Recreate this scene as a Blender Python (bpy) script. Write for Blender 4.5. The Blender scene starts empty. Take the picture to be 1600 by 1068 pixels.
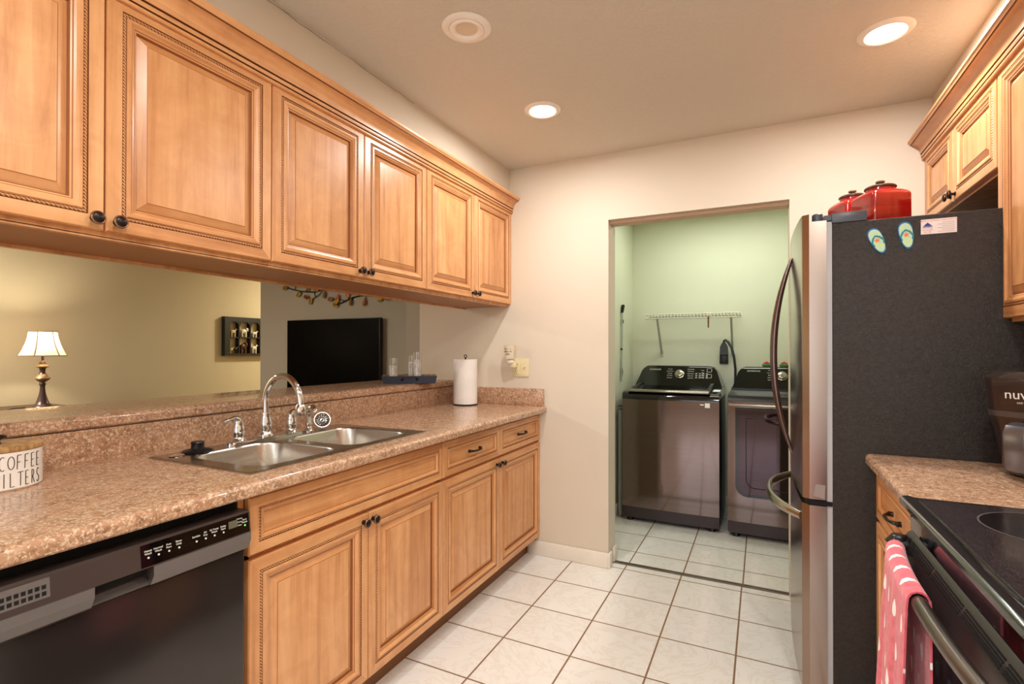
import bpy, bmesh, math, random
from mathutils import Vector, Matrix
PI = math.pi
R = math.radians
random.seed(7)
SC = bpy.context.scene
COL = SC.collection

# ------------------------------------------------------------------ camera, world, exposure
cam_d = bpy.data.cameras.new('camera')
cam = bpy.data.objects.new('camera', cam_d); COL.objects.link(cam); SC.camera = cam
cam_d.sensor_width = 36.0
cam_d.lens = 791.5 / 1600 * 36
cam_d.shift_x = (800 - 803.0) / 1600
cam_d.shift_y = (541.4 - 534) / 1600
cam_d.clip_start = 0.02
yaw, pit, rol = R(26.066), R(0.321), R(0.052)
rt = Vector((math.cos(yaw), math.sin(yaw), 0)); fw = Vector((-math.sin(yaw), math.cos(yaw), 0)); up = Vector((0, 0, 1))
f2 = math.cos(pit) * fw + math.sin(pit) * up; u2 = -math.sin(pit) * fw + math.cos(pit) * up
r3 = math.cos(rol) * rt + math.sin(rol) * u2; u3 = -math.sin(rol) * rt + math.cos(rol) * u2
cam.matrix_world = Matrix(((r3.x, u3.x, -f2.x, 1.029), (r3.y, u3.y, -f2.y, -2.908), (r3.z, u3.z, -f2.z, 1.274), (0, 0, 0, 1)))

W = bpy.data.worlds.new('world'); SC.world = W; W.use_nodes = True
W.node_tree.nodes['Background'].inputs[0].default_value = (0.85, 0.92, 1.0, 1)
W.node_tree.nodes['Background'].inputs[1].default_value = 1.6
vs = SC.view_settings
vs.view_transform = 'Standard'; vs.look = 'None'; vs.gamma = 1.0; vs.use_curve_mapping = False
vs.exposure = 0.25
cy = SC.cycles
cy.use_denoising = True
cy.max_bounces = 10; cy.diffuse_bounces = 6; cy.glossy_bounces = 5; cy.transmission_bounces = 8; cy.transparent_max_bounces = 8
cy.sample_clamp_indirect = 6.0; cy.caustics_reflective = False; cy.caustics_refractive = False; cy.blur_glossy = 0.6

def area(name, loc, size, watts, color=(1, 1, 1), rot=(0, 0, 0), shape='DISK', size_y=None, spread=PI):
    d = bpy.data.lights.new(name, 'AREA'); d.shape = shape; d.size = size
    if size_y: d.size_y = size_y
    d.energy = watts; d.color = color; d.spread = spread
    o = bpy.data.objects.new(name, d); COL.objects.link(o); o.location = loc; o.rotation_euler = rot
    return o

def point(name, loc, r, watts, color):
    d = bpy.data.lights.new(name, 'POINT'); d.shadow_soft_size = r; d.energy = watts; d.color = color
    o = bpy.data.objects.new(name, d); COL.objects.link(o); o.location = loc
    return o

CZ = 2.424                      # ceiling height
WARM = (1.0, 0.97, 0.93)
CANS = [(0.085, -0.667), (1.434, -0.675)]
CAN_OFF = (0.082, -1.360)
CANS_FILL = [(0.75, -3.35), (1.35, -2.05), (0.75, -4.7), (0.50, -2.55)]  # unseen cans added behind the camera to raise the ambient light
for i, (x, y) in enumerate(CANS):
    area('can_light', (x, y, CZ - 0.012), 0.075, 10.8, WARM)
for i, (x, y) in enumerate(CANS_FILL):
    area('can_light', (x, y, CZ - 0.012), 0.12, 11.0, WARM)  # added fill, also lights the left wall cabinets from the front
# daylight through the dining window behind the camera
area('window_daylight', (0.6, -6.35, 1.35), 2.2, 17, (0.88, 0.94, 1.0), (R(90), 0, 0), 'RECTANGLE', 1.7)
# laundry fluorescent tube, living room ceiling lights
area('laundry_light', (0.80, 0.98, 2.355), 0.9, 8.0, (0.96, 1.0, 0.85), (0, 0, 0), 'RECTANGLE', 0.12)
area('living_light', (-3.9, -2.4, 2.40), 0.6, 88, (1.0, 0.95, 0.87))
area('living_light', (-3.6, 2.2, 2.40), 0.25, 44, (1.0, 0.92, 0.74))

# ------------------------------------------------------------------ materials
def lin(r, g, b):
    def f(c):
        c /= 255.0
        return c / 12.92 if c <= 0.04045 else ((c + 0.055) / 1.055) ** 2.4
    return (f(r), f(g), f(b), 1.0)

class NT:
    def __init__(s, name):
        s.m = bpy.data.materials.new(name); s.m.use_nodes = True
        s.t = s.m.node_tree; s.n = s.t.nodes; s.b = s.n['Principled BSDF']
        s.out = s.n['Material Output']
    def node(s, ty, **kw):
        n = s.n.new(ty)
        for k, v in kw.items():
            if k.startswith('i_'):
                key = k[2:]; key = int(key) if key.isdigit() else key
                n.inputs[key].default_value = v
            else: setattr(n, k, v)
        return n
    def link(s, a, b): s.t.links.new(a, b)
    def coord(s, scale=(1, 1, 1), rnd=0.0, loc=(0, 0, 0)):
        tc = s.node('ShaderNodeTexCoord'); mp = s.node('ShaderNodeMapping')
        mp.inputs['Scale'].default_value = scale; mp.inputs['Location'].default_value = loc
        src = tc.outputs['Object']
        if rnd:
            oi = s.node('ShaderNodeObjectInfo'); mu = s.node('ShaderNodeMath', operation='MULTIPLY'); mu.inputs[1].default_value = rnd
            s.link(oi.outputs['Random'], mu.inputs[0])
            ad = s.node('ShaderNodeVectorMath', operation='ADD'); s.link(src, ad.inputs[0]); s.link(mu.outputs[0], ad.inputs[1]); src = ad.outputs[0]
        s.link(src, mp.inputs['Vector'])
        return mp.outputs[0]
    def noise(s, vec, scale, detail=4, rough=0.55, dist=0.0):
        n = s.node('ShaderNodeTexNoise'); n.inputs['Scale'].default_value = scale; n.inputs['Detail'].default_value = detail
        n.inputs['Roughness'].default_value = rough; n.inputs['Distortion'].default_value = dist
        s.link(vec, n.inputs['Vector']); return n.outputs['Fac']
    def ramp(s, fac, stops, mode='LINEAR'):
        r = s.node('ShaderNodeValToRGB'); r.color_ramp.interpolation = mode
        e = r.color_ramp.elements
        while len(e) < len(stops): e.new(0.5)
        for i, (p, c) in enumerate(stops): e[i].position = p; e[i].color = c
        s.link(fac, r.inputs[0]); return r.outputs[0]
    def mix(s, a, b, fac, mode='MIX'):
        m = s.node('ShaderNodeMix', data_type='RGBA', blend_type=mode)
        for v, k in ((fac, 0), (a, 6), (b, 7)):
            if hasattr(v, 'is_linked') or hasattr(v, 'links'): s.link(v, m.inputs[k])
            else: m.inputs[k].default_value = v
        return m.outputs[2]
    def bump(s, h, strength=0.2, dist=0.002):
        b = s.node('ShaderNodeBump'); b.inputs['Strength'].default_value = strength; b.inputs['Distance'].default_value = dist
        s.link(h, b.inputs['Height']); s.link(b.outputs[0], s.b.inputs['Normal'])
    def col(s, c): s.link(c, s.b.inputs['Base Color'])

def plain(name, rgb, rough=0.5, metal=0.0, coat=0.0, spec=0.5, trans=0.0, ior=1.45, emit=None, estr=0.0, var=0.04, alpha=1.0):
    t = NT(name); b = t.b
    c = lin(*rgb)
    if var:
        v = t.noise(t.coord(rnd=3.0), 9.0, 3)
        lo = tuple(x * (1 - var) for x in c[:3]) + (1,); hi = tuple(min(1, x * (1 + var)) for x in c[:3]) + (1,)
        t.col(t.ramp(v, [(0.3, lo), (0.7, hi)]))
    else: b.inputs['Base Color'].default_value = c
    b.inputs['Roughness'].default_value = rough; b.inputs['Metallic'].default_value = metal
    b.inputs['Coat Weight'].default_value = coat; b.inputs['Specular IOR Level'].default_value = spec
    b.inputs['Transmission Weight'].default_value = trans; b.inputs['IOR'].default_value = ior
    b.inputs['Alpha'].default_value = alpha
    if emit: b.inputs['Emission Color'].default_value = lin(*emit); b.inputs['Emission Strength'].default_value = estr
    return t.m

def wall_paint(name, rgb, bump=0.12, scale=160):
    t = NT(name); v = t.coord()
    n = t.noise(v, 1.3, 3); c = lin(*rgb)
    t.col(t.ramp(n, [(0.3, tuple(x * 0.96 for x in c[:3]) + (1,)), (0.7, c)]))
    t.b.inputs['Roughness'].default_value = 0.6; t.b.inputs['Specular IOR Level'].default_value = 0.3
    t.bump(t.noise(v, scale, 3), bump, 0.002); return t.m

def ceiling_paint(name, rgb):
    t = NT(name); v = t.coord()
    t.b.inputs['Base Color'].default_value = lin(*rgb); t.b.inputs['Roughness'].default_value = 0.8
    n = t.noise(v, 45, 4, 0.6, 0.6)
    r = t.ramp(n, [(0.46, (0, 0, 0, 1)), (0.56, (1, 1, 1, 1))])
    t.bump(r, 0.35, 0.003); return t.m

def wood(name, axis):
    """maple with grain along the given axis, glued up from boards of slightly different tone"""
    t = NT(name)
    sc = [26, 26, 26]; sc[axis] = 1.6
    v = t.coord(tuple(sc), rnd=5.0)
    g = t.noise(v, 1.0, 6, 0.62, 0.4)
    v2 = t.coord((7, 7, 7), rnd=9.0)
    fig = t.noise(v2, 1.0, 5, 0.6, 1.5)
    base = t.ramp(g, [(0.25, lin(190, 124, 72)), (0.48, lin(222, 162, 108)), (0.75, lin(236, 182, 130))])
    # boards
    sep = t.node('ShaderNodeSeparateXYZ'); t.link(t.coord(rnd=4.0), sep.inputs[0])
    mu = t.node('ShaderNodeMath', operation='MULTIPLY'); mu.inputs[1].default_value = 8.5
    t.link(sep.outputs[1 if axis == 2 else 2], mu.inputs[0])
    fl = t.node('ShaderNodeMath', operation='FLOOR'); t.link(mu.outputs[0], fl.inputs[0])
    wn = t.node('ShaderNodeTexWhiteNoise', noise_dimensions='1D'); t.link(fl.outputs[0], wn.inputs['W'])
    tone = t.ramp(wn.outputs[0], [(0.0, (0.86, 0.81, 0.75, 1)), (1.0, (1, 1, 1, 1))])
    c = t.mix(base, tone, 1.0, 'MULTIPLY')
    f2 = t.ramp(fig, [(0.32, (0.88, 0.83, 0.78, 1)), (0.62, (1, 1, 1, 1))])
    c = t.mix(c, f2, 1.0, 'MULTIPLY')
    t.col(c)
    t.b.inputs['Roughness'].default_value = 0.36; t.b.inputs['Coat Weight'].default_value = 0.25; t.b.inputs['Coat Roughness'].default_value = 0.25
    t.bump(g, 0.05, 0.001)
    return t.m

def rope_bead(name):
    t = NT(name)
    sep = t.node('ShaderNodeSeparateXYZ'); t.link(t.coord(), sep.inputs[0])
    ad = t.node('ShaderNodeMath', operation='ADD'); t.link(sep.outputs[1], ad.inputs[0]); t.link(sep.outputs[2], ad.inputs[1])
    mu = t.node('ShaderNodeMath', operation='MULTIPLY'); mu.inputs[1].default_value = 2 * PI / 0.0085; t.link(ad.outputs[0], mu.inputs[0])
    si = t.node('ShaderNodeMath', operation='SINE'); t.link(mu.outputs[0], si.inputs[0])
    r = t.ramp(si.outputs[0], [(0.0, lin(122, 66, 30)), (0.55, lin(222, 160, 106))])
    mp = t.node('ShaderNodeMapRange'); mp.inputs[1].default_value = -1; t.link(si.outputs[0], mp.inputs[0])
    t.t.links.remove(r.node.inputs[0].links[0]); t.link(mp.outputs[0], r.node.inputs[0])
    t.col(r); t.b.inputs['Roughness'].default_value = 0.4
    t.bump(mp.outputs[0], 0.8, 0.003); return t.m

def laminate(name):
    t = NT(name); v = t.coord()
    a = t.noise(v, 30, 5, 0.7, 0.8); b = t.noise(v, 120, 4, 0.75, 0.8); d = t.noise(t.coord(loc=(3, 1, 2)), 75, 5, 0.7, 1.0)
    base = t.ramp(a, [(0.32, lin(138, 99, 74)), (0.5, lin(176, 133, 102)), (0.68, lin(198, 159, 128))])
    fl = t.ramp(b, [(0.50, (0, 0, 0, 1)), (0.62, (1, 1, 1, 1))])
    c = t.mix(base, lin(222, 198, 170), fl)
    dk = t.ramp(d, [(0.56, (0, 0, 0, 1)), (0.72, (0.85, 0.85, 0.85, 1))])
    c = t.mix(c, lin(104, 68, 50), dk)
    t.col(c); t.b.inputs['Roughness'].default_value = 0.26; t.b.inputs['Specular IOR Level'].default_value = 0.45
    t.b.inputs['Coat Weight'].default_value = 0.40; t.b.inputs['Coat Roughness'].default_value = 0.06
    t.bump(b, 0.04, 0.001); return t.m

def tiles(name, px, py):
    t = NT(name)
    v = t.coord(loc=(-px, -py, 0))
    br = t.node('ShaderNodeTexBrick', offset=0.0, squash=1.0)
    br.inputs['Scale'].default_value = 1.0; br.inputs['Brick Width'].default_value = 0.31; br.inputs['Row Height'].default_value = 0.31
    br.inputs['Mortar Size'].default_value = 0.0040; br.inputs['Mortar Smooth'].default_value = 0.15
    br.inputs['Color1'].default_value = (1, 1, 1, 1); br.inputs['Color2'].default_value = (0.965, 0.965, 0.965, 1); br.inputs['Mortar'].default_value = (1, 1, 1, 1)
    t.link(v, br.inputs['Vector'])
    n = t.noise(t.coord(), 5.5, 6, 0.6, 2.2)
    marble = t.ramp(n, [(0.44, lin(238, 236, 231)), (0.5, lin(230, 226, 219)), (0.54, lin(238, 236, 231))])
    c = t.mix(marble, br.outputs['Color'], 1.0, 'MULTIPLY')
    c = t.mix(c, lin(136, 106, 78), br.outputs['Fac'])
    t.col(c)
    rr = t.ramp(br.outputs['Fac'], [(0, (0.16, 0.16, 0.16, 1)), (1, (0.8, 0.8, 0.8, 1))]); t.link(rr, t.b.inputs['Roughness'])
    inv = t.node('ShaderNodeMath', operation='SUBTRACT'); inv.inputs[0].default_value = 1.0; t.link(br.outputs['Fac'], inv.inputs[1])
    t.bump(inv.outputs[0], 0.5, 0.003); return t.m

def brushed(name, rgb, rough, axis, amount=0.1, metal=1.0, aniso=0.0):
    t = NT(name); sc = [260, 260, 260]; sc[axis] = 3
    n = t.noise(t.coord(tuple(sc)), 1.0, 3)
    c = lin(*rgb)
    t.col(t.ramp(n, [(0.3, tuple(x * (1 - amount) for x in c[:3]) + (1,)), (0.7, tuple(min(1, x * (1 + amount)) for x in c[:3]) + (1,))]))
    t.b.inputs['Metallic'].default_value = metal; t.b.inputs['Roughness'].default_value = rough
    if aniso:      # level brushing: reflections stretch up and down
        t.b.inputs['Anisotropic'].default_value = aniso
        cv = t.node('ShaderNodeCombineXYZ'); cv.inputs[2].default_value = 1.0; t.link(cv.outputs[0], t.b.inputs['Tangent'])
    t.bump(n, 0.03, 0.0005); return t.m

def leather_black(name):
    t = NT(name); v = t.coord()
    n = t.noise(v, 150, 4, 0.7, 0.5); m = t.noise(v, 95, 4, 0.7)
    t.col(t.ramp(m, [(0.35, lin(30, 24, 21)), (0.65, lin(50, 41, 36))]))
    t.b.inputs['Roughness'].default_value = 0.42; t.b.inputs['Specular IOR Level'].default_value = 0.4
    t.bump(n, 0.9, 0.003); return t.m

def towel_cloth(name):
    """pink terry with a printed pattern of white drops, laid out in the cloth's own uv"""
    t = NT(name)
    base = t.ramp(t.noise(t.coord(), 60, 3), [(0.3, lin(206, 76, 92)), (0.7, lin(228, 106, 118))])
    uv = t.node('ShaderNodeUVMap', uv_map='cloth'); sep = t.node('ShaderNodeSeparateXYZ'); t.link(uv.outputs[0], sep.inputs[0])
    def m(op, a, b=None):
        n = t.node('ShaderNodeMath', operation=op)
        for v, i in ((a, 0), (b, 1)):
            if v is None: continue
            if hasattr(v, 'links'): t.link(v, n.inputs[i])
            else: n.inputs[i].default_value = v
        return n.outputs[0]
    V = m('MULTIPLY', sep.outputs[1], 0.912 / 0.070); row = m('FLOOR', V)
    wn = t.node('ShaderNodeTexWhiteNoise', noise_dimensions='1D'); t.link(row, wn.inputs['W'])
    U = m('ADD', m('MULTIPLY', sep.outputs[0], 0.30 / 0.062), m('ADD', m('MULTIPLY', row, 0.5), m('MULTIPLY', wn.outputs[0], 0.22)))
    px = m('ABSOLUTE', m('SUBTRACT', m('FRACT', U), 0.5)); py = m('FRACT', V)
    # drops point upwards on the front of the cloth: v grows upwards there
    tt = m('DIVIDE', m('SUBTRACT', py, 0.22), 0.50)
    n = t.node('ShaderNodeClamp'); t.link(tt, n.inputs[0]); tc = n.outputs[0]
    w = m('MULTIPLY', m('MULTIPLY', m('SQRT', tc), m('SUBTRACT', 1.0, tc)), 0.36)
    msk = m('LESS_THAN', px, m('SUBTRACT', w, 0.012))
    t.col(t.mix(base, lin(246, 236, 232), msk))
    t.b.inputs['Roughness'].default_value = 0.95; t.b.inputs['Sheen Weight'].default_value = 0.3
    t.bump(t.noise(t.coord(), 520, 2), 0.6, 0.002); return t.m

def glass_top(name):
    t = NT(name)
    n = t.noise(t.coord(), 480, 2, 0.7)
    t.col(t.ramp(n, [(0.52, lin(34, 28, 30)), (0.72, lin(92, 82, 84))]))
    t.b.inputs['Roughness'].default_value = 0.14; t.b.inputs['Coat Weight'].default_value = 0.2; t.b.inputs['Coat Roughness'].default_value = 0.08
    return t.m

def red_glaze(name):
    t = NT(name)
    n = t.noise(t.coord((1, 1, 9)), 3.5, 4, 0.5, 1.0)
    t.col(t.ramp(n, [(0.35, lin(150, 18, 18)), (0.65, lin(186, 34, 28))]))
    t.b.inputs['Roughness'].default_value = 0.12; t.b.inputs['Coat Weight'].default_value = 0.6; return t.m

def marbled(name, a, b, scale=30):
    t = NT(name)
    n = t.noise(t.coord((1, 1, 0.35)), scale, 5, 0.6, 1.5)
    t.col(t.ramp(n, [(0.42, lin(*a)), (0.5, lin(*b)), (0.58, lin(*a))]))
    t.b.inputs['Roughness'].default_value = 0.5; return t.m

M = {}
M['wall'] = wall_paint('kitchen_wall_paint', (220, 208, 190))
M['beige'] = wall_paint('living_beige_paint', (206, 190, 154))
M['olive'] = wall_paint('living_gray_paint', (172, 163, 146))
M['laundry'] = wall_paint('laundry_paint', (222, 225, 204))
M['ceil'] = ceiling_paint('ceiling_texture', (212, 204, 190))
M['lceil'] = ceiling_paint('laundry_ceiling_texture', (216, 214, 196))
M['base'] = plain('baseboard_white', (232, 224, 210), 0.4)
M['tile'] = tiles('floor_tile', 0.0, -0.2864)
M['tile2'] = tiles('laundry_floor_tile', 0.005, 0.302)
M['wv'] = wood('maple_upright', 2); M['wh'] = wood('maple_level', 1)
M['glaze'] = plain('dark_glaze', (128, 74, 36), 0.5)
M['seam'] = plain('glazed_seam', (162, 102, 56), 0.45)
M['rope'] = rope_bead('rope_bead')
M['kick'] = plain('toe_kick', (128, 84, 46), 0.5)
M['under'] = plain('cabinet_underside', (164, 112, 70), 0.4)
M['bronze'] = plain('oiled_bronze', (46, 38, 34), 0.32, 0.7)
M['copper'] = plain('rubbed_copper', (150, 108, 84), 0.3, 0.9)
M['lam'] = laminate('granite_laminate')
M['steel'] = brushed('brushed_steel', (196, 190, 182), 0.26, 1)
M['rim'] = brushed('sink_rim_steel', (176, 168, 158), 0.22, 1)
M['chrome'] = plain('chrome', (226, 226, 228), 0.05, 1.0, var=0)
M['blackplastic'] = plain('black_plastic', (22, 21, 22), 0.35)
M['gloss'] = plain('gloss_black', (12, 11, 12), 0.07, coat=0.4)
M['void'] = plain('dark_recess', (6, 5, 5), 0.8)
M['dwpanel'] = plain('dishwasher_panel', (66, 56, 52), 0.3)
M['dwtrim'] = plain('dishwasher_trim', (104, 97, 94), 0.3)
M['dwdoor'] = plain('dishwasher_door', (38, 32, 31), 0.16, spec=0.7)
M['legend'] = plain('printed_legend', (220, 216, 208), 0.5)
M['lcd'] = plain('display_lcd', (98, 96, 78), 0.25)
M['led'] = plain('green_led', (90, 220, 90), 0.4, emit=(90, 240, 90), estr=1.5)
M['white'] = plain('white_ceramic', (236, 230, 222), 0.2, coat=0.3)
M['ink'] = plain('black_ink', (28, 26, 28), 0.5)
M['lidwood'] = marbled('lid_wood', (188, 148, 98), (150, 108, 64), 14)
M['paper'] = plain('paper_towel', (238, 234, 228), 0.95)
M['bluewood'] = plain('blue_gray_wood', (58, 66, 84), 0.55)
M['traywood'] = marbled('tray_wood', (172, 138, 102), (120, 90, 62), 25)
M['wax'] = marbled('birch_wax', (236, 232, 224), (196, 188, 176), 40)
gt = NT('clear_glass'); gtr = gt.node('ShaderNodeBsdfTransparent'); ggl = gt.node('ShaderNodeBsdfGlossy'); ggl.inputs['Roughness'].default_value = 0.03
gfr = gt.node('ShaderNodeLayerWeight', i_Blend=0.25); grr = gt.ramp(gfr.outputs['Facing'], [(0.0, (0.04, 0.04, 0.04, 1)), (0.45, (0.12, 0.12, 0.12, 1)), (0.75, (0.35, 0.35, 0.35, 1)), (1.0, (0.9, 0.9, 0.9, 1))]); gmx = gt.node('ShaderNodeMixShader')
gt.link(grr, gmx.inputs[0]); gt.link(gtr.outputs[0], gmx.inputs[1]); gt.link(ggl.outputs[0], gmx.inputs[2]); gt.link(gmx.outputs[0], gt.out.inputs[0]); M['glass'] = gt.m
M['ivory'] = plain('ivory_plastic', (226, 212, 170), 0.4)
M['cupcream'] = plain('cream_ceramic', (232, 220, 196), 0.3)
M['tv'] = plain('tv_screen', (2, 2, 3), 0.3, spec=0.04, var=0)
M['frost'] = plain('frosted_bulb', (240, 238, 230), 0.3)
M['stain'] = plain('dark_stain', (40, 34, 38), 0.4)
M['fig_tan'] = plain('tan_resin', (196, 176, 124), 0.5); M['fig_white'] = plain('white_resin', (226, 216, 190), 0.4); M['fig_brown'] = plain('brown_resin', (82, 44, 24), 0.4); M['fig_dark'] = plain('dark_resin', (36, 24, 18), 0.4)
M['leafgold'] = plain('gold_leaf', (142, 108, 28), 0.35, 0.6); M['leafrust'] = plain('rust_leaf', (120, 62, 36), 0.4, 0.5); M['stem'] = plain('iron_stem', (48, 40, 36), 0.5, 0.6)
M['lampbase'] = plain('lamp_bronze', (104, 84, 78), 0.28, 0.7); M['lampgold'] = plain('lamp_gold_band', (176, 148, 108), 0.35, 0.5)
M['darkwood'] = plain('dark_table_wood', (74, 48, 30), 0.4)
M['weave'] = marbled('brown_weave', (92, 66, 42), (52, 36, 24), 40)
M['blackstainless'] = brushed('black_stainless', (120, 104, 100), 0.09, 0, 0.06, aniso=0.35)
M['dglass'] = plain('smoked_door_glass', (74, 61, 64), 0.045, 1.0)
M['wglass'] = plain('smoked_glass', (24, 20, 24), 0.05, coat=0.5)
M['wbody'] = plain('washer_side', (36, 34, 34), 0.3)
M['wbase'] = plain('washer_plinth', (66, 56, 58), 0.3, 0.6)
M['silver'] = brushed('silver_trim', (168, 160, 148), 0.25, 0)
M['fridge'] = brushed('fridge_stainless', (164, 146, 134), 0.22, 1, 0.03, aniso=0.85)
M['fridgehandle'] = plain('fridge_handle', (112, 94, 92), 0.22, 0.95)
M['fridgesteel'] = plain('freezer_handle', (176, 168, 158), 0.2, 1.0)
M['fside'] = leather_black('fridge_side')
M['gasket'] = plain('gray_gasket', (178, 178, 180), 0.5)
M['hinge'] = plain('hinge_gray', (74, 78, 86), 0.35)
M['tape'] = plain('gray_tape', (150, 138, 134), 0.6)
M['cook'] = glass_top('cooktop_glass')
M['ringmark'] = plain('burner_outline', (84, 76, 76), 0.3)
M['burner'] = plain('burner_mark', (20, 17, 18), 0.15)
M['rangeblack'] = plain('range_enamel', (26, 24, 25), 0.16, coat=0.5)
M['rangegray'] = plain('range_gray', (46, 40, 40), 0.28)
M['handlegray'] = brushed('handle_gray', (120, 112, 106), 0.3, 1, 0.04)
M['towel'] = towel_cloth('pink_terry'); M['drop'] = plain('white_drop', (246, 236, 232), 0.9)
M['red'] = red_glaze('red_ceramic'); M['lidbrown'] = plain('dark_lid', (84, 62, 54), 0.3, 0.3); M['knobgold'] = plain('lid_knob', (122, 92, 62), 0.35, 0.4)
M['fryer'] = plain('fryer_brown', (44, 34, 31), 0.12, coat=0.5); M['fryerband'] = plain('fryer_band', (92, 84, 82), 0.3, 0.5); M['fryerhandle'] = plain('fryer_handle', (112, 112, 120), 0.26, 0.85)
M['wire'] = plain('white_wire', (222, 220, 204), 0.4); M['bracket'] = plain('bracket_gray', (186, 186, 172), 0.4)
M['clip'] = plain('brown_clip', (116, 60, 36), 0.6)
M['cord'] = plain('gray_cord', (62, 64, 68), 0.5)
M['petal'] = plain('red_petal', (196, 60, 44), 0.5); M['leafgreen'] = plain('green_leaf', (86, 120, 70), 0.6)
M['pole'] = plain('gray_pole', (176, 182, 180), 0.3, 0.6)
M['board'] = plain('wall_shade_gray', (150, 150, 146), 0.6)  # gray of the shading on the wall beside the washer
M['track'] = plain('shaded_track', (205, 174, 148), 0.5)  # brown stands for the shade on the underside of the door head
M['strip'] = plain('threshold_metal', (128, 120, 106), 0.35, 0.7)
M['lens'] = plain('light_lens', (255, 246, 230), 0.5, emit=(255, 240, 218), estr=9.0, var=0)
M['lensoff'] = plain('unlit_lens', (222, 204, 182), 0.5)
M['ring'] = plain('light_trim', (246, 238, 228), 0.4)
M['ffblue'] = plain('flipflop_blue', (16, 104, 160), 0.45); M['ffteal'] = plain('flipflop_strap', (44, 140, 172), 0.4); M['ffsole'] = marbled('flipflop_sole', (178, 214, 214), (200, 226, 120), 60); M['star'] = plain('starfish_coral', (240, 112, 84), 0.5)
M['card'] = plain('card_white', (232, 222, 220), 0.5); M['cardblue'] = plain('card_blue', (38, 52, 140), 0.5); M['cardred'] = plain('card_red', (190, 60, 66), 0.5); M['cardgray'] = plain('card_gray', (150, 142, 142), 0.5)
t_ = NT('lamp_shade_linen'); t_.b.inputs['Base Color'].default_value = lin(244, 230, 206); t_.b.inputs['Roughness'].default_value = 0.9
tr = t_.node('ShaderNodeBsdfTranslucent'); tr.inputs[0].default_value = lin(255, 240, 214)
mx = t_.node('ShaderNodeMixShader'); mx.inputs[0].default_value = 0.42
t_.link(t_.b.outputs[0], mx.inputs[1]); t_.link(tr.outputs[0], mx.inputs[2]); t_.link(mx.outputs[0], t_.out.inputs[0]); M['shade'] = t_.m
M['shadetrim'] = plain('shade_trim', (150, 112, 76), 0.8)
M['bulb'] = plain('lamp_bulb', (255, 244, 220), 0.5, emit=(255, 226, 180), estr=3.0, var=0)

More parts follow.
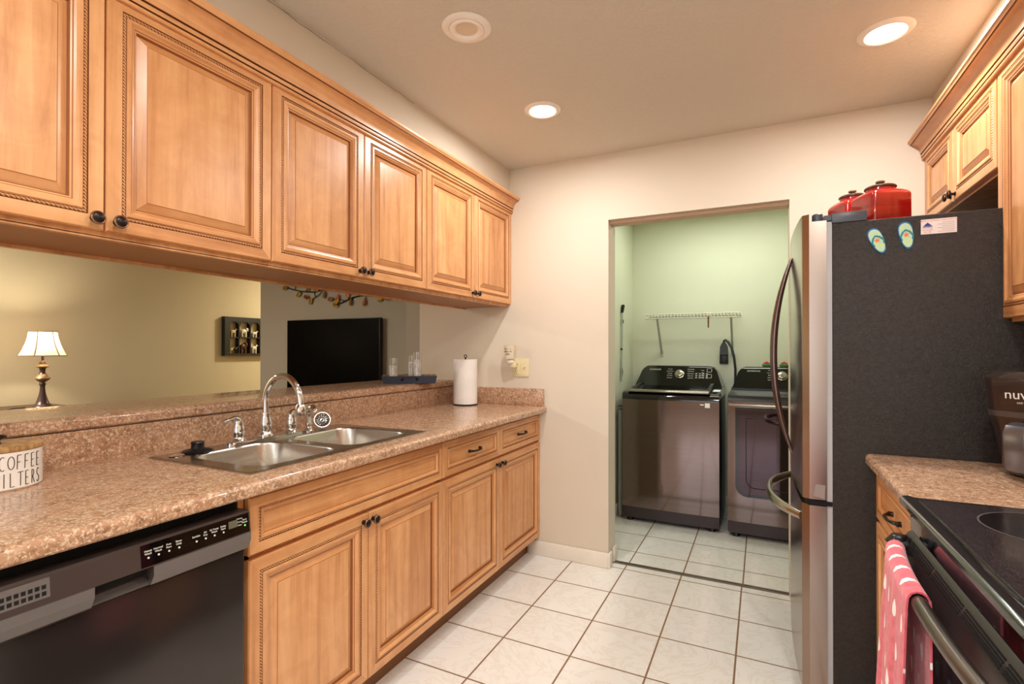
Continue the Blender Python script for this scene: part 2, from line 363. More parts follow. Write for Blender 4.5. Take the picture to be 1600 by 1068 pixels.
# ------------------------------------------------------------------ mesh building
class MB:
    """collects shapes into one bmesh; T maps local shape coordinates to the world"""
    def __init__(s, T=None):
        s.bm = bmesh.new(); s.T = T or Matrix()
    def v(s, p): return s.bm.verts.new(s.T @ Vector(p))
    def face(s, vs, m=0):
        try: f = s.bm.faces.new(vs)
        except ValueError: return None
        f.material_index = m; return f
    def box(s, x0, x1, y0, y1, z0, z1, m=0, bev=0.0, seg=2):
        vv = [s.v((x, y, z)) for x in (x0, x1) for y in (y0, y1) for z in (z0, z1)]
        fs = [s.face([vv[i] for i in q], m) for q in ((0, 1, 3, 2), (4, 6, 7, 5), (0, 4, 5, 1), (2, 3, 7, 6), (0, 2, 6, 4), (1, 5, 7, 3))]
        if bev:
            es = list({e for f in fs for e in f.edges})
            r = bmesh.ops.bevel(s.bm, geom=es, offset=bev, segments=seg, profile=0.5, affect='EDGES', clamp_overlap=True)
            for f in r['faces']: f.material_index = m
        return s
    def ring(s, c, ax, up, r, n, ry=None):
        ry = ry or r
        return [s.v(Vector(c) + ax * (r * math.cos(2 * PI * i / n)) + up * (ry * math.sin(2 * PI * i / n))) for i in range(n)]
    def loft(s, rings, m=0, cap=True, closed=False):
        n = len(rings[0])
        pairs = list(zip(rings, rings[1:])) + ([(rings[-1], rings[0])] if closed else [])
        for a, b in pairs:
            for i in range(n): s.face([a[i], a[(i + 1) % n], b[(i + 1) % n], b[i]], m)
        if cap and not closed:
            s.face(list(reversed(rings[0])), m); s.face(rings[-1], m)
        return s
    def tube(s, pts, r, n=10, m=0, cap=True, closed=False, flat=1.0, upv=None):
        pts = [Vector(p) for p in pts]; k = len(pts)
        rs = r if isinstance(r, (list, tuple)) else [r] * k
        rings = []; prev = None
        for i, p in enumerate(pts):
            if closed: d = pts[(i + 1) % k] - pts[i - 1]
            else: d = pts[min(i + 1, k - 1)] - pts[max(i - 1, 0)]
            d.normalize()
            if upv is not None: u = Vector(upv)
            elif prev is not None: u = prev
            else: u = Vector((0, 0, 1)) if abs(d.z) < 0.9 else Vector((1, 0, 0))
            a = d.cross(u); a = a.normalized() if a.length > 1e-6 else d.orthogonal().normalized()
            u = a.cross(d).normalized(); prev = u
            rings.append(s.ring(p, a, u, rs[i], n, rs[i] * flat))
        return s.loft(rings, m, cap, closed)
    def cyl(s, p0, p1, r0, r1=None, n=20, m=0):
        return s.tube([p0, p1], [r0, r0 if r1 is None else r1], n, m)
    def lathe(s, prof, n=28, m=0, c=(0, 0, 0), mats=None, sx=1.0, sy=1.0):
        c = Vector(c); rings = []
        for r, z in prof:
            if r < 1e-6: rings.append([s.v(c + Vector((0, 0, z)))])
            else: rings.append([s.v(c + Vector((r * sx * math.cos(2 * PI * i / n), r * sy * math.sin(2 * PI * i / n), z))) for i in range(n)])
        for j, (a, b) in enumerate(zip(rings, rings[1:])):
            mm = mats[j] if mats else m
            for i in range(n):
                k = (i + 1) % n
                if len(a) == 1 and len(b) == 1: continue
                if len(a) == 1: s.face([a[0], b[k], b[i]], mm)
                elif len(b) == 1: s.face([a[i], a[k], b[0]], mm)
                else: s.face([a[i], a[k], b[k], b[i]], mm)
        return s
    def prism(s, poly, axis, a0, a1, m=0):
        """extrude a 2-d polygon along an axis; the polygon lies in the other two axes in order"""
        def mk(p, a):
            if axis == 0: return (a, p[0], p[1])
            if axis == 1: return (p[0], a, p[1])
            return (p[0], p[1], a)
        A = [s.v(mk(p, a0)) for p in poly]; B = [s.v(mk(p, a1)) for p in poly]
        n = len(poly)
        for i in range(n): s.face([A[i], A[(i + 1) % n], B[(i + 1) % n], B[i]], m)
        s.face(A, m); s.face(list(reversed(B)), m); return s
    def grid(s, fn, nu, nv, m=0, thick=None):
        V = [[s.v(fn(i / nu, j / nv)) for j in range(nv + 1)] for i in range(nu + 1)]
        for i in range(nu):
            for j in range(nv): s.face([V[i][j], V[i + 1][j], V[i + 1][j + 1], V[i][j + 1]], m)
        return s
    def blob(s, c, rx, ry, rz, m=0, nu=14, nv=9):
        prof = [(math.sin(PI * j / nv), -math.cos(PI * j / nv)) for j in range(nv + 1)]
        c = Vector(c); rings = []
        for r, z in prof:
            if r < 1e-6: rings.append([s.v(c + Vector((0, 0, z * rz)))])
            else: rings.append([s.v(c + Vector((r * rx * math.cos(2 * PI * i / nu), r * ry * math.sin(2 * PI * i / nu), z * rz))) for i in range(nu)])
        for a, b in zip(rings, rings[1:]):
            for i in range(nu):
                k = (i + 1) % nu
                if len(a) == 1: s.face([a[0], b[k], b[i]], m)
                elif len(b) == 1: s.face([a[i], a[k], b[0]], m)
                else: s.face([a[i], a[k], b[k], b[i]], m)
        return s

ORG = {}
def finish(bm, name, mats, origin, smooth=35):
    bmesh.ops.recalc_face_normals(bm, faces=bm.faces)
    for f in bm.faces: f.smooth = True
    lim = R(smooth)
    for e in bm.edges:
        if len(e.link_faces) == 2: e.smooth = e.calc_face_angle(0) < lim
        else: e.smooth = False
    me = bpy.data.meshes.new(name); bm.to_mesh(me); bm.free()
    me.transform(Matrix.Translation(-Vector(origin)))
    for k in (mats if isinstance(mats, (list, tuple)) else [mats]): me.materials.append(M[k] if isinstance(k, str) else k)
    return me

def build(mb, name, mats, parent=None, loc=None, smooth=35, label=None):
    """one mesh object; world-space shapes, moved to the origin of its thing"""
    org = ORG[parent] if parent else Vector(loc or (0, 0, 0))
    me = finish(mb.bm, name, mats, org, smooth)
    o = bpy.data.objects.new(name, me); COL.objects.link(o)
    if parent: o.parent = parent
    else: o.location = org
    ORG[o] = org
    if label: o['label'] = label
    return o

def tag(o, label, cat, group=None):
    o['label'] = label; o['category'] = cat
    if group: o['group'] = group
    return o

def thing(name, label, cat, loc, group=None):
    o = bpy.data.objects.new(name, None); COL.objects.link(o)
    o.location = loc; o.empty_display_size = 0.05; ORG[o] = Vector(loc)
    return tag(o, label, cat, group)

def struct(mb, name, mats, smooth=30):
    o = build(mb, name, mats, smooth=smooth); o['kind'] = 'structure'; return o

def text(body, size, mat, name, parent, T, depth=0.0004, align='CENTER', spx=1.0, bend=None):
    cu = bpy.data.curves.new(name, 'FONT'); cu.body = body; cu.size = size; cu.align_x = align; cu.align_y = 'CENTER'
    cu.extrude = depth; cu.space_character = spx; cu.resolution_u = 3
    tmp = bpy.data.objects.new('tmp_text', cu); COL.objects.link(tmp)
    dg = bpy.context.evaluated_depsgraph_get(); dg.update()
    me = bpy.data.meshes.new_from_object(tmp.evaluated_get(dg)); me.name = name
    bpy.data.objects.remove(tmp); bpy.data.curves.remove(cu)
    org = ORG[parent]
    me.transform(T)
    me.transform(Matrix.Translation(-org))
    me.materials.clear(); me.materials.append(M[mat])
    o = bpy.data.objects.new(name, me); COL.objects.link(o); o.parent = parent; ORG[o] = org
    return o

def basis(o, u, v, w):
    """matrix with columns u v w at o"""
    u, v, w, o = Vector(u), Vector(v), Vector(w), Vector(o)
    return Matrix(((u.x, v.x, w.x, o.x), (u.y, v.y, w.y, o.y), (u.z, v.z, w.z, o.z), (0, 0, 0, 1)))

# ------------------------------------------------------------------ the setting
XW = 2.03        # right wall
m = MB(); m.box(-1.0, XW, -6.4, 0.095, -0.04, 0); struct(m, 'floor', 'tile')
m = MB(); m.box(-0.05, 1.62, 0.095, 1.60, -0.04, 0); struct(m, 'floor_laundry', 'tile2')
m = MB(); m.box(-4.75, -1.0, -5.0, 3.4, -0.04, 0); struct(m, 'floor_living', 'weave')
m = MB(); m.box(-1.0, XW + 0.1, -6.4, 0.0, CZ, CZ + 0.06); struct(m, 'ceiling', 'ceil')
m = MB(); m.box(0.016, 1.519, 0.1505, 1.539, 2.385, CZ); struct(m, 'ceiling_laundry', 'lceil')
m = MB(); m.box(-4.75, -1.0, -5.1, 3.5, CZ + 0.001, CZ + 0.06); struct(m, 'ceiling_living', 'ceil')
# end wall with the laundry opening (kitchen face at y = 0)
DX0, DX1, DZ = 0.222, 1.156, 2.035
m = MB()
m.box(-1.131, DX0, 0, 0.15, 0, CZ); m.box(DX1, XW, 0, 0.15, 0, CZ); m.box(DX0, DX1, 0, 0.15, DZ, CZ)
struct(m, 'wall_end', 'wall')
m = MB(); m.box(XW, XW + 0.1, -6.4, 0.15, 0, CZ); struct(m, 'wall_right', 'wall')
# half wall under the bar, with the full-height stub further left, out of view
m = MB(); m.box(-0.995, -0.872, -3.3, 0, 0, 1.027); struct(m, 'wall_half', 'wall')
m = MB(); m.box(-0.995, -0.872, -6.4, -3.3, 0, CZ); struct(m, 'wall_left', 'wall')
# soffit over the left cabinets
m = MB(); m.box(-0.995, -0.425, -3.3, 0, 2.205, CZ); struct(m, 'wall_soffit', 'wall')
m = MB(); m.box(XW - 0.30, XW, -3.0, 0, 2.20, CZ); struct(m, 'wall_soffit_right', 'wall')
# back wall with a window
m = MB()
m.box(-1.0, -0.5, -6.5, -6.4, 0, CZ); m.box(1.7, XW + 0.1, -6.5, -6.4, 0, CZ); m.box(-0.5, 1.7, -6.5, -6.4, 0, 0.5); m.box(-0.5, 1.7, -6.5, -6.4, 2.2, CZ)
struct(m, 'wall_back', 'wall')
m = MB()
for x in (-0.5, 0.57, 1.64): m.box(x, x + 0.06, -6.46, -6.41, 0.5, 2.2)
m.box(-0.5, 1.7, -6.46, -6.41, 0.5, 0.56); m.box(-0.5, 1.7, -6.46, -6.41, 2.14, 2.2)
struct(m, 'window_1', 'base')
# laundry closet
m = MB(); m.box(-0.085, 0.015, 0.15, 1.64, 0, CZ); struct(m, 'wall_laundry_left', 'laundry')
m = MB(); m.box(0.015, 1.6, 1.54, 1.64, 0, CZ); struct(m, 'wall_laundry_back', 'laundry')
m = MB(); m.box(1.52, 1.62, 0.15, 1.54, 0, CZ); struct(m, 'wall_laundry_right', 'laundry')
# living room
m = MB(); m.box(-3.83, -1.131, 0.80, 0.92, 0, CZ + 0.001); m.box(-1.251, -1.131, 0.0, 0.80, 0, CZ + 0.001); struct(m, 'wall_television', 'olive')
m = MB(); m.box(-4.75, -4.60, -5.0, 3.4, 0, CZ + 0.001); struct(m, 'wall_living', 'beige')
m = MB(); m.box(-4.6, -3.0, 3.3, 3.4, 0, CZ + 0.001); m.box(-3.0, -2.9, 0.92, 3.4, 0, CZ + 0.001); struct(m, 'wall_alcove', 'beige')
m = MB(); m.box(-4.6, -0.995, -5.1, -5.0, 0, CZ + 0.001); struct(m, 'wall_living_back', 'beige')
# baseboards
def bb(mb, x0, x1, y0, y1): mb.box(x0, x1, y0, y1, 0, 0.088, 0, 0.006, 2)
m = MB(); bb(m, -0.285, DX0 + 0.002, -0.016, -0.0005); bb(m, DX0 - 0.014 + 0.014, DX0 + 0.014, -0.016, 0.045); struct(m, 'baseboard_end', 'base')
m = MB(); bb(m, 0.0155, 0.030, 0.16, 1.539); bb(m, 0.0155, 1.52, 1.524, 1.5395); bb(m, DX0, DX0 + 0.014, 0.085, 0.15); struct(m, 'baseboard_laundry', 'base')
# track strip browned for shade under the opening head; metal threshold strip
m = MB(); m.box(DX0 + 0.001, DX1 - 0.001, 0.035, 0.115, DZ - 0.018, DZ - 0.0005); struct(m, 'trim_1', 'track')
m = MB(); m.box(DX0, DX1, 0.082, 0.112, 0.0, 0.006); struct(m, 'trim_2', 'strip')

# hairline crack where the soffit meets the ceiling
m = MB(); random.seed(3)
m.tube([(-0.4243, -2.15 + 0.05 * i, CZ - 0.003 - 0.006 * random.random()) for i in range(24)], [0.0003 + 0.0006 * random.random() for i in range(24)], 5); struct(m, 'trim_3', 'void')
# recessed lights
def downlight(x, y, lit, label):
    t = thing('recessed_light', label, 'ceiling light', (x, y, CZ), 'recessed kitchen lights')
    mb = MB(); mb.lathe([(0.060, -0.004), (0.066, -0.009), (0.080, -0.007), (0.088, -0.0005), (0.060, -0.0005)], 40, 0, (x, y, CZ)); build(mb, 'trim_ring', 'ring', t)
    if lit:
        mb = MB(); mb.lathe([(0, -0.0035), (0.061, -0.0035), (0.061, -0.0005), (0, -0.0005)], 40, 0, (x, y, CZ)); build(mb, 'lens', 'lens', t)
    else:
        mb = MB(); mb.lathe([(0, -0.004), (0.040, -0.004), (0.046, -0.010), (0.054, -0.012), (0.061, -0.008), (0.061, -0.0005), (0, -0.0005)], 40, 0, (x, y, CZ), mats=[0, 1, 1, 1, 1, 1]); build(mb, 'baffle', ['lensoff', 'ring'], t)
downlight(*CANS[0], True, 'glowing round ceiling light nearest the laundry doorway on the left')
downlight(*CANS[1], True, 'glowing round ceiling light by the right cabinets above the refrigerator')
downlight(*CAN_OFF, False, 'unlit round white ceiling fixture above the kitchen sink')
for k, (x, y) in enumerate(CANS_FILL):  # housings for the added fill lights, out of view
    downlight(x, y, True, 'round ceiling light added as unseen fill behind the photographer, ' + ['in the middle of the dining end', 'above the black range', 'farthest back by the window', 'nearest the photographer'][k])

# ------------------------------------------------------------------ cabinets
# concentric profile of a raised panel door: (inset, height, material of the band that ends here)
# materials: 0 upright maple, 1 level maple, 2 dark glaze, 3 rope bead, 4 seam glaze
def panel_front(mb, u0, u1, v0, v1, kind='door', hh=0.020):
    if kind == 'door':
        P = [(0.0, 0.0, 'w'), (0.0, hh - 0.004, 'w'), (0.003, hh, 'w'), (0.0335, hh, 'w'), (0.0345, hh - 0.003, 'd'), (0.0355, hh - 0.002, 'd'), (0.0375, hh + 0.0005, 'r'), (0.0405, hh + 0.0005, 'r'), (0.0425, hh - 0.002, 'r'),
             (0.0435, hh - 0.001, 'd'), (0.046, hh + 0.0025, 'w'), (0.052, hh + 0.0025, 'w'), (0.057, hh - 0.002, 'w'), (0.062, hh - 0.004, 'w'), (0.064, hh - 0.006, 's'), (0.0675, hh - 0.007, 'w'), (0.069, hh - 0.013, 's'), (0.0710, hh - 0.0145, 'd'),
             (0.0915, hh - 0.0035, 'w'), (0.0935, hh - 0.0025, 's')]
    else:
        P = [(0.0, 0.0, 'w'), (0.0, hh - 0.004, 'w'), (0.003, hh, 'w'), (0.0300, hh, 'w'), (0.0310, hh - 0.003, 'd'), (0.0335, hh + 0.0003, 'r'), (0.0360, hh - 0.002, 'r'),
             (0.0370, hh - 0.001, 'd'), (0.040, hh + 0.002, 'w'), (0.044, hh + 0.001, 'w'), (0.049, hh - 0.005, 'w'), (0.0505, hh - 0.008, 's')]
    rings = []
    for d, h, k in P:
        rings.append([mb.v((u0 + d, v0 + d, h)), mb.v((u1 - d, v0 + d, h)), mb.v((u1 - d, v1 - d, h)), mb.v((u0 + d, v1 - d, h))])
    for (a, b, p) in zip(rings, rings[1:], P[1:]):
        for i in range(4):
            hor = i in (0, 2)
            mi = {'w': 1 if hor else 0, 'd': 2, 'r': 3, 's': 4}[p[2]]
            mb.face([a[i], a[(i + 1) % 4], b[(i + 1) % 4], b[i]], mi)
    mb.face(rings[-1], 1 if kind == 'drawer' else 0)
    mb.face(list(reversed(rings[0])), 0)
DOORM = ['wv', 'wh', 'glaze', 'rope', 'seam']

def facing(side, x):
    """door plane matrix: local u runs along +y (left bank) or -y (right bank), v up, w out of the cabinet"""
    return basis((x, 0, 0), (0, 1, 0), (0, 0, 1), (1, 0, 0)) if side > 0 else basis((x, 0, 0), (0, 1, 0), (0, 0, 1), (-1, 0, 0))

def knob(parent, x, y, z, s):
    T = basis((x, y, z), (0, 1, 0), (0, 0, 1), (s, 0, 0))
    mb = MB(T)
    mb.lathe([(0, 0), (0.0085, 0), (0.0085, 0.002), (0.0055, 0.004), (0.0050, 0.011), (0.0070, 0.014), (0.0150, 0.017), (0.0163, 0.020), (0.0160, 0.0225), (0.0140, 0.0245), (0.0125, 0.0240), (0.0110, 0.0255), (0.0060, 0.0275), (0, 0.028)],
             24, 0, mats=[0, 0, 0, 0, 0, 0, 0, 0, 1, 1, 0, 0, 0])
    return build(mb, 'knob', ['bronze', 'copper'], parent)

def pull(parent, x, y, z, s, half=0.048):
    mb = MB()
    pts = []
    for i in range(15):
        a = -1 + 2 * i / 14
        pts.append((x + s * (0.006 + 0.020 * (1 - abs(a) ** 4)), y + a * half, z))
    rs = [0.0058 if abs(-1 + 2 * i / 14) > 0.75 else 0.0045 for i in range(15)]
    mb.tube(pts, rs, 10)
    for e in (-1, 1):
        mb.cyl((x, y + e * half, z), (x + s * 0.010, y + e * half, z), 0.0085, 0.006, 12)
        mb.blob((x + s * 0.008, y + e * (half + 0.002), z), 0.007, 0.008, 0.0075)
    return build(mb, 'drawer_pull', 'bronze', parent)

GAP = 0.0018
def door(parent, side, xf, y0, y1, z0, z1, knob_at=None, kind='door', pull_at=None):
    T = facing(side, xf - side * 0.020); mb = MB(T)
    panel_front(mb, y0 + GAP, y1 - GAP, z0, z1, kind)
    d = build(mb, 'door' if kind == 'door' else 'drawer', DOORM, parent, smooth=20)
    if knob_at: knob(d, xf, knob_at[0], knob_at[1], side)
    if pull_at: pull(d, xf, pull_at[0], pull_at[1], side)
    return d

# left wall cabinets (doors face +x at -0.412)
XU = -0.412
UB = 1.546
for (ya, ym, yb, lab) in ((-2.70, -2.236, -1.767, 'maple wall cabinet at the left edge of the picture, with the largest doors'),
                          (-1.767, -1.338, -0.913, 'middle maple wall cabinet of the left row, above the faucet end of the sink'),
                          (-0.913, -0.462, -0.002, 'maple wall cabinet of the left row against the end wall')):
    t = thing('wall_cabinet', lab, 'cabinet', (XU - 0.17, (ya + yb) / 2, UB), 'maple wall cabinets of the left row')
    mb = MB()
    mb.box(-0.765, XU - 0.0205, ya + 0.001, yb - 0.001, UB + 0.006, 2.20, 0)
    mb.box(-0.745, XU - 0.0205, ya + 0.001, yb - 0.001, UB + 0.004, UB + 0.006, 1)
    mb.box(XU - 0.040, XU - 0.0205, ya + 0.001, yb - 0.001, UB, UB + 0.006, 0)
    mb.box(-0.765, -0.745, ya + 0.001, yb - 0.001, UB - 0.004, UB + 0.006, 0)
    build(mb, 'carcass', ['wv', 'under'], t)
    door(t, 1, XU, ya, ym, 1.563, 2.157, (ym - 0.024, 1.588))
    door(t, 1, XU, ym, yb, 1.563, 2.157, (ym + 0.016 + 0.008, 1.588))

# crown mouldings
def crown_profile(s):
    #  (out, up) from the cabinet face at the bottom
    pr = [(-0.015, 0.0), (0.009, 0.0), (0.011, 0.003), (0.011, 0.008), (0.006, 0.0095), (0.006, 0.0115), (0.012, 0.013), (0.0135, 0.017), (0.0135, 0.024), (0.0085, 0.0255), (0.0085, 0.0275), (0.016, 0.029)]
    for i in range(1, 10):
        a = PI / 2 * i / 9
        pr.append((0.016 + 0.034 * (1 - math.cos(a)), 0.029 + 0.043 * math.sin(a)))
    pr += [(0.050, 0.0745), (0.054, 0.0755), (0.058, 0.082), (0.062, 0.085), (0.062, 0.094), (-0.015, 0.094)]
    return pr
def crown(mb, x, s, y0, y1):
    prf = crown_profile(s)
    mb.prism([(x + s * o, 2.143 + u) for o, u in prf], 1, y0, y1, 0)
    for f in mb.bm.faces:
        c = f.calc_center_median(); u = c.z - 2.143
        if abs(f.normal.y) < 0.5 and (0.008 < u < 0.0130 or 0.0245 < u < 0.0290 or 0.0722 < u < 0.0752): f.material_index = 1
mb = MB(); crown(mb, XU, 1, -2.72, -0.002)
tag(build(mb, 'crown_molding', ['wh', 'glaze'], loc=(XU, -1.35, 2.143), smooth=22), 'maple crown molding along the top of the left wall cabinets', 'molding')

# left base cabinets (doors face +x at -0.212)
XB = -0.212
def base_cab(side, xf, xb, ya, yb, label, drawers, doors, knobz=0.675, group=None):
    t = thing('base_cabinet', label, 'cabinet', ((xf + xb) / 2, (ya + yb) / 2, 0.0), group)
    mb = MB()
    x1 = xf - side * 0.0205
    a, b = sorted((x1, xb)); mb.box(a, b, ya + 0.001, yb - 0.001, 0.105, 0.885 if label.find('sink') < 0 else 0.70, 0)
    if label.find('sink') >= 0:
        a, b = sorted((x1, x1 - side * 0.03)); mb.box(a, b, ya + 0.001, yb - 0.001, 0.70, 0.885, 0)
        for e in (ya + 0.001, yb - 0.016): a, b = sorted((x1, xb)); mb.box(a, b, e, e + 0.015, 0.70, 0.885, 0)
    build(mb, 'carcass', 'wv', t)
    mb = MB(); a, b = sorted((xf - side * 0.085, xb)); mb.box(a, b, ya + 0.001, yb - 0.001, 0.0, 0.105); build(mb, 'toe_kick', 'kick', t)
    for (y0, y1, p) in drawers: door(t, side, xf, y0, y1, 0.715, 0.872, kind='drawer', pull_at=((y0 + y1) / 2, 0.795) if p else None)
    for (y0, y1, ky) in doors: door(t, side, xf, y0, y1, 0.118, 0.701, (ky, knobz))
    return t
base_cab(1, XB, -0.868, -1.995, -1.066, 'maple sink base cabinet under the kitchen sink, right of the dishwasher', [(-1.995, -1.066, False)], [(-1.995, -1.5295, -1.557), (-1.5295, -1.066, -1.510)], group='maple base cabinets of the left row')
base_cab(1, XB, -0.868, -1.066, -0.002, 'maple base cabinet with two small drawers, against the end wall under the counter', [(-1.066, -0.539, True), (-0.539, -0.002, True)], [(-1.066, -0.539, -0.575), (-0.539, -0.002, -0.515)], group='maple base cabinets of the left row')
# filler stile between the dishwasher and the sink cabinet
mb = MB(); mb.box(XB - 0.04, XB - 0.0195, -2.012, -1.996, 0.105, 0.885)
tag(build(mb, 'filler_strip', 'wv', loc=(XB - 0.03, -2.0, 0.105)), 'narrow maple filler strip between the dishwasher and the sink cabinet', 'cabinet trim')

# right wall cabinets (doors face -x at 1.70)
XR = 1.70
t = thing('wall_cabinet', 'small two door maple cabinet hanging above the refrigerator', 'cabinet', (1.86, -0.4, 1.84))
mb = MB(); mb.box(XR + 0.0205, XW - 0.001, -0.797, -0.002, 1.842, 2.20); build(mb, 'carcass', 'wv', t)
door(t, -1, XR, -0.797, -0.385, 1.853, 2.157, (-0.41, 1.876)); door(t, -1, XR, -0.385, -0.002, 1.853, 2.157, (-0.36, 1.876))
t = thing('wall_cabinet', 'tall maple wall cabinet at the right edge of the picture, above the air fryer', 'cabinet', (1.86, -1.12, 1.36))
mb = MB(); mb.box(XR + 0.0205, XW - 0.001, -1.445, -0.799, 1.360, 2.20); build(mb, 'carcass', 'wv', t)
door(t, -1, XR, -1.122, -0.799, 1.372, 2.157, (-1.095, 1.40)); door(t, -1, XR, -1.445, -1.122, 1.372, 2.157, (-1.149, 1.40))
mb = MB(); crown(mb, XR, -1, -1.46, -0.002)
tag(build(mb, 'crown_molding', ['wh', 'glaze'], loc=(XR, -0.7, 2.143), smooth=22), 'maple crown molding along the top of the right wall cabinets', 'molding')
# right base cabinet
base_cab(-1, 1.372, XW - 0.001, -1.438, -0.846, 'narrow maple base cabinet between the refrigerator and the black range', [(-1.438, -0.846, True)], [(-1.438, -0.846, -1.40)])

# ------------------------------------------------------------------ counters
def nose(x_in, x_out, z0, z1, n=7):
    """counter cross-section, rounded on the x_out side"""
    s = 1 if x_out > x_in else -1; h = (z1 - z0) / 2; r = 0.016
    pts = [(x_in, z0), (x_out - s * 0.006, z0), (x_out - s * 0.001, z0 + 0.005)]
    for i in range(n + 1):
        a = PI / 2 * i / n
        pts.append((x_out - s * r * (1 - math.cos(a)), z1 - r + r * math.sin(a)))
    pts.append((x_in, z1)); return pts
CT0, CT1 = 0.887, 0.924
SX0, SX1, SY0, SY1 = -0.722, -0.268, -1.942, -1.158      # cut-out for the sink
t = thing('countertop', 'long brown granite look countertop holding the sink, with backsplash', 'countertop', (-0.5, -1.6, CT0))
mb = MB()
mb.prism(nose(SX1, -0.166, CT0, CT1), 1, -3.3, -0.001)
mb.box(-0.871, SX0, -3.3, -0.001, CT0, CT1)
mb.box(SX0, SX1, -3.3, SY0, CT0, CT1); mb.box(SX0, SX1, SY1, -0.001, CT0, CT1)
build(mb, 'worktop', 'lam', t)
mb = MB(); mb.box(-0.871, -0.852, -3.3, -0.001, CT1, 1.0235); build(mb, 'backsplash', 'lam', t)
mb = MB(); mb.box(-0.851, -0.182, -0.019, -0.001, CT1, 1.030, 0, 0.003, 2); build(mb, 'backsplash', 'lam', t)
mb = MB(); mb.prism(nose(-1.27, -0.846, 1.0275, 1.068), 1, -3.29, -0.001)
tag(build(mb, 'bar_top', 'lam', loc=(-1.1, -1.6, 1.0275)), 'raised brown granite look bar top on the half wall behind the sink', 'bar counter')
t = thing('countertop', 'short brown granite look countertop between refrigerator and range', 'countertop', (1.7, -1.14, CT0))
mb = MB(); mb.prism(nose(XW - 0.001, 1.343, CT0, CT1), 1, -1.440, -0.842); build(mb, 'worktop', 'lam', t)
mb = MB(); mb.box(XW - 0.02, XW - 0.001, -1.44, -0.842, CT1, 1.03); build(mb, 'backsplash', 'lam', t)

# ------------------------------------------------------------------ dishwasher
def rrect(hx, hy, r, k=5):
    """rounded rectangle outline, counter-clockwise from the +x +y corner"""
    out = []
    for (sx, sy, a0) in ((1, 1, 0), (-1, 1, 90), (-1, -1, 180), (1, -1, 270)):
        for i in range(k + 1):
            a = R(a0 + 90 * i / k)
            out.append((sx * (hx - r) + r * math.cos(a), sy * (hy - r) + r * math.sin(a)))
    return out

DW0, DW1 = -2.608, -2.014
t = thing('dishwasher', 'black built-in dishwasher under the left end of the counter', 'dishwasher', (-0.5, -2.31, 0.0))
mb = MB(); mb.box(-0.85, -0.235, DW0, DW1, 0.11, 0.872); build(mb, 'tub', 'void', t)
mb = MB(); mb.box(-0.85, -0.285, DW0, DW1, 0.0, 0.11); build(mb, 'kick_plate', 'blackplastic', t)
mb = MB(); mb.box(-0.235, -0.196, DW0 + 0.002, DW1 - 0.002, 0.115, 0.751, 0, 0.006, 3); build(mb, 'door', 'dwdoor', t)
DX_, DZ_ = 0.010, -0.012
def dw_prof(rec=False):
    a = [(-0.235, 0.864), (-0.196, 0.864), (-0.190, 0.860), (-0.184, 0.809)]
    a += [(-0.183, 0.808), (-0.183, 0.788), (-0.196, 0.765), (-0.235, 0.765)] if not rec else [(-0.212, 0.806), (-0.214, 0.786), (-0.198, 0.768), (-0.200, 0.765), (-0.235, 0.765)]
    return [(x + DX_, z + DZ_) for x, z in a]
RC0, RC1 = -2.362, -2.252
mb = MB()
for (a, b) in ((DW0 + 0.002, RC0), (RC1, DW1 - 0.002)):
    pr = dw_prof(); n0 = len(mb.bm.faces); mb.prism(pr, 1, a, b, 0)
    for f in list(mb.bm.faces)[n0:]:
        c = f.calc_center_median()
        if c.x > -0.19 + DX_ and c.z < 0.808 + DZ_: f.material_index = 1
pr = dw_prof(True); mb.prism(pr, 1, RC0, RC1, 0)
cp = build(mb, 'control_panel', ['dwpanel', 'dwtrim'], t, smooth=15)
mb = MB(); mb.box(-0.2115 + DX_, -0.2105 + DX_, RC0 + 0.001, RC1 - 0.001, 0.787 + DZ_, 0.806 + DZ_); build(mb, 'handle_pocket', 'void', cp)
def pan_x(z): return -0.190 + DX_ + (0.860 + DZ_ - z) / (0.860 - 0.809) * 0.006
ins = MB()
ya, yb = -2.277, -2.020
ins.face([ins.v((pan_x(0.812 + DZ_) + 0.0006, ya, 0.812 + DZ_)), ins.v((pan_x(0.812 + DZ_) + 0.0006, yb, 0.812 + DZ_)), ins.v((pan_x(0.8595 + DZ_) + 0.0006, yb, 0.8595 + DZ_)), ins.v((pan_x(0.8595 + DZ_) + 0.0006, ya, 0.8595 + DZ_))])
bmesh.ops.solidify(ins.bm, geom=list(ins.bm.faces), thickness=0.0005)
ins = build(ins, 'display_strip', 'gloss', cp)
def dwT(y, z): return basis((pan_x(z) + 0.0009, y, z), (0, 1, 0), (-0.117, 0, 0.993), (0.993, 0, 0.117))
for (y, s) in ((-2.262, 'Heavy\nWash'), (-2.241, 'Normal\nWash'), (-2.219, 'Pots\nPans'), (-2.197, 'Rinse\nOnly'), (-2.157, 'Sanitize'), (-2.135, 'Air\nDry'), (-2.113, 'Hi Temp\nWash'), (-2.090, 'Delay\nStart'), (-2.032, 'Start\nReset')):
    text(s, 0.0062, 'legend', 'button_legend', cp, dwT(y, 0.842 + DZ_))
    b = MB(dwT(y, 0.8305 + DZ_)); b.cyl((0, 0, 0), (0, 0, 0.0008), 0.0022, n=10); build(b, 'button_dot', 'led' if y > -2.04 else 'legend', cp)
b = MB(dwT(-2.064, 0.842 + DZ_)); b.box(-0.012, 0.012, -0.009, 0.009, 0, 0.0006); build(b, 'clock_display', 'lcd', cp)
for k in range(3): text(['Washing', 'Drying', 'Clean'][k], 0.0045, 'legend', 'cycle_legend', cp, dwT(-2.046, 0.851 + DZ_ - 0.008 * k))
b = MB()
b.face([b.v((pan_x(z_) + 0.0004, y_, z_)) for y_, z_ in ((-2.572, 0.809), (-2.432, 0.809), (-2.432, 0.845), (-2.572, 0.845))], 1)
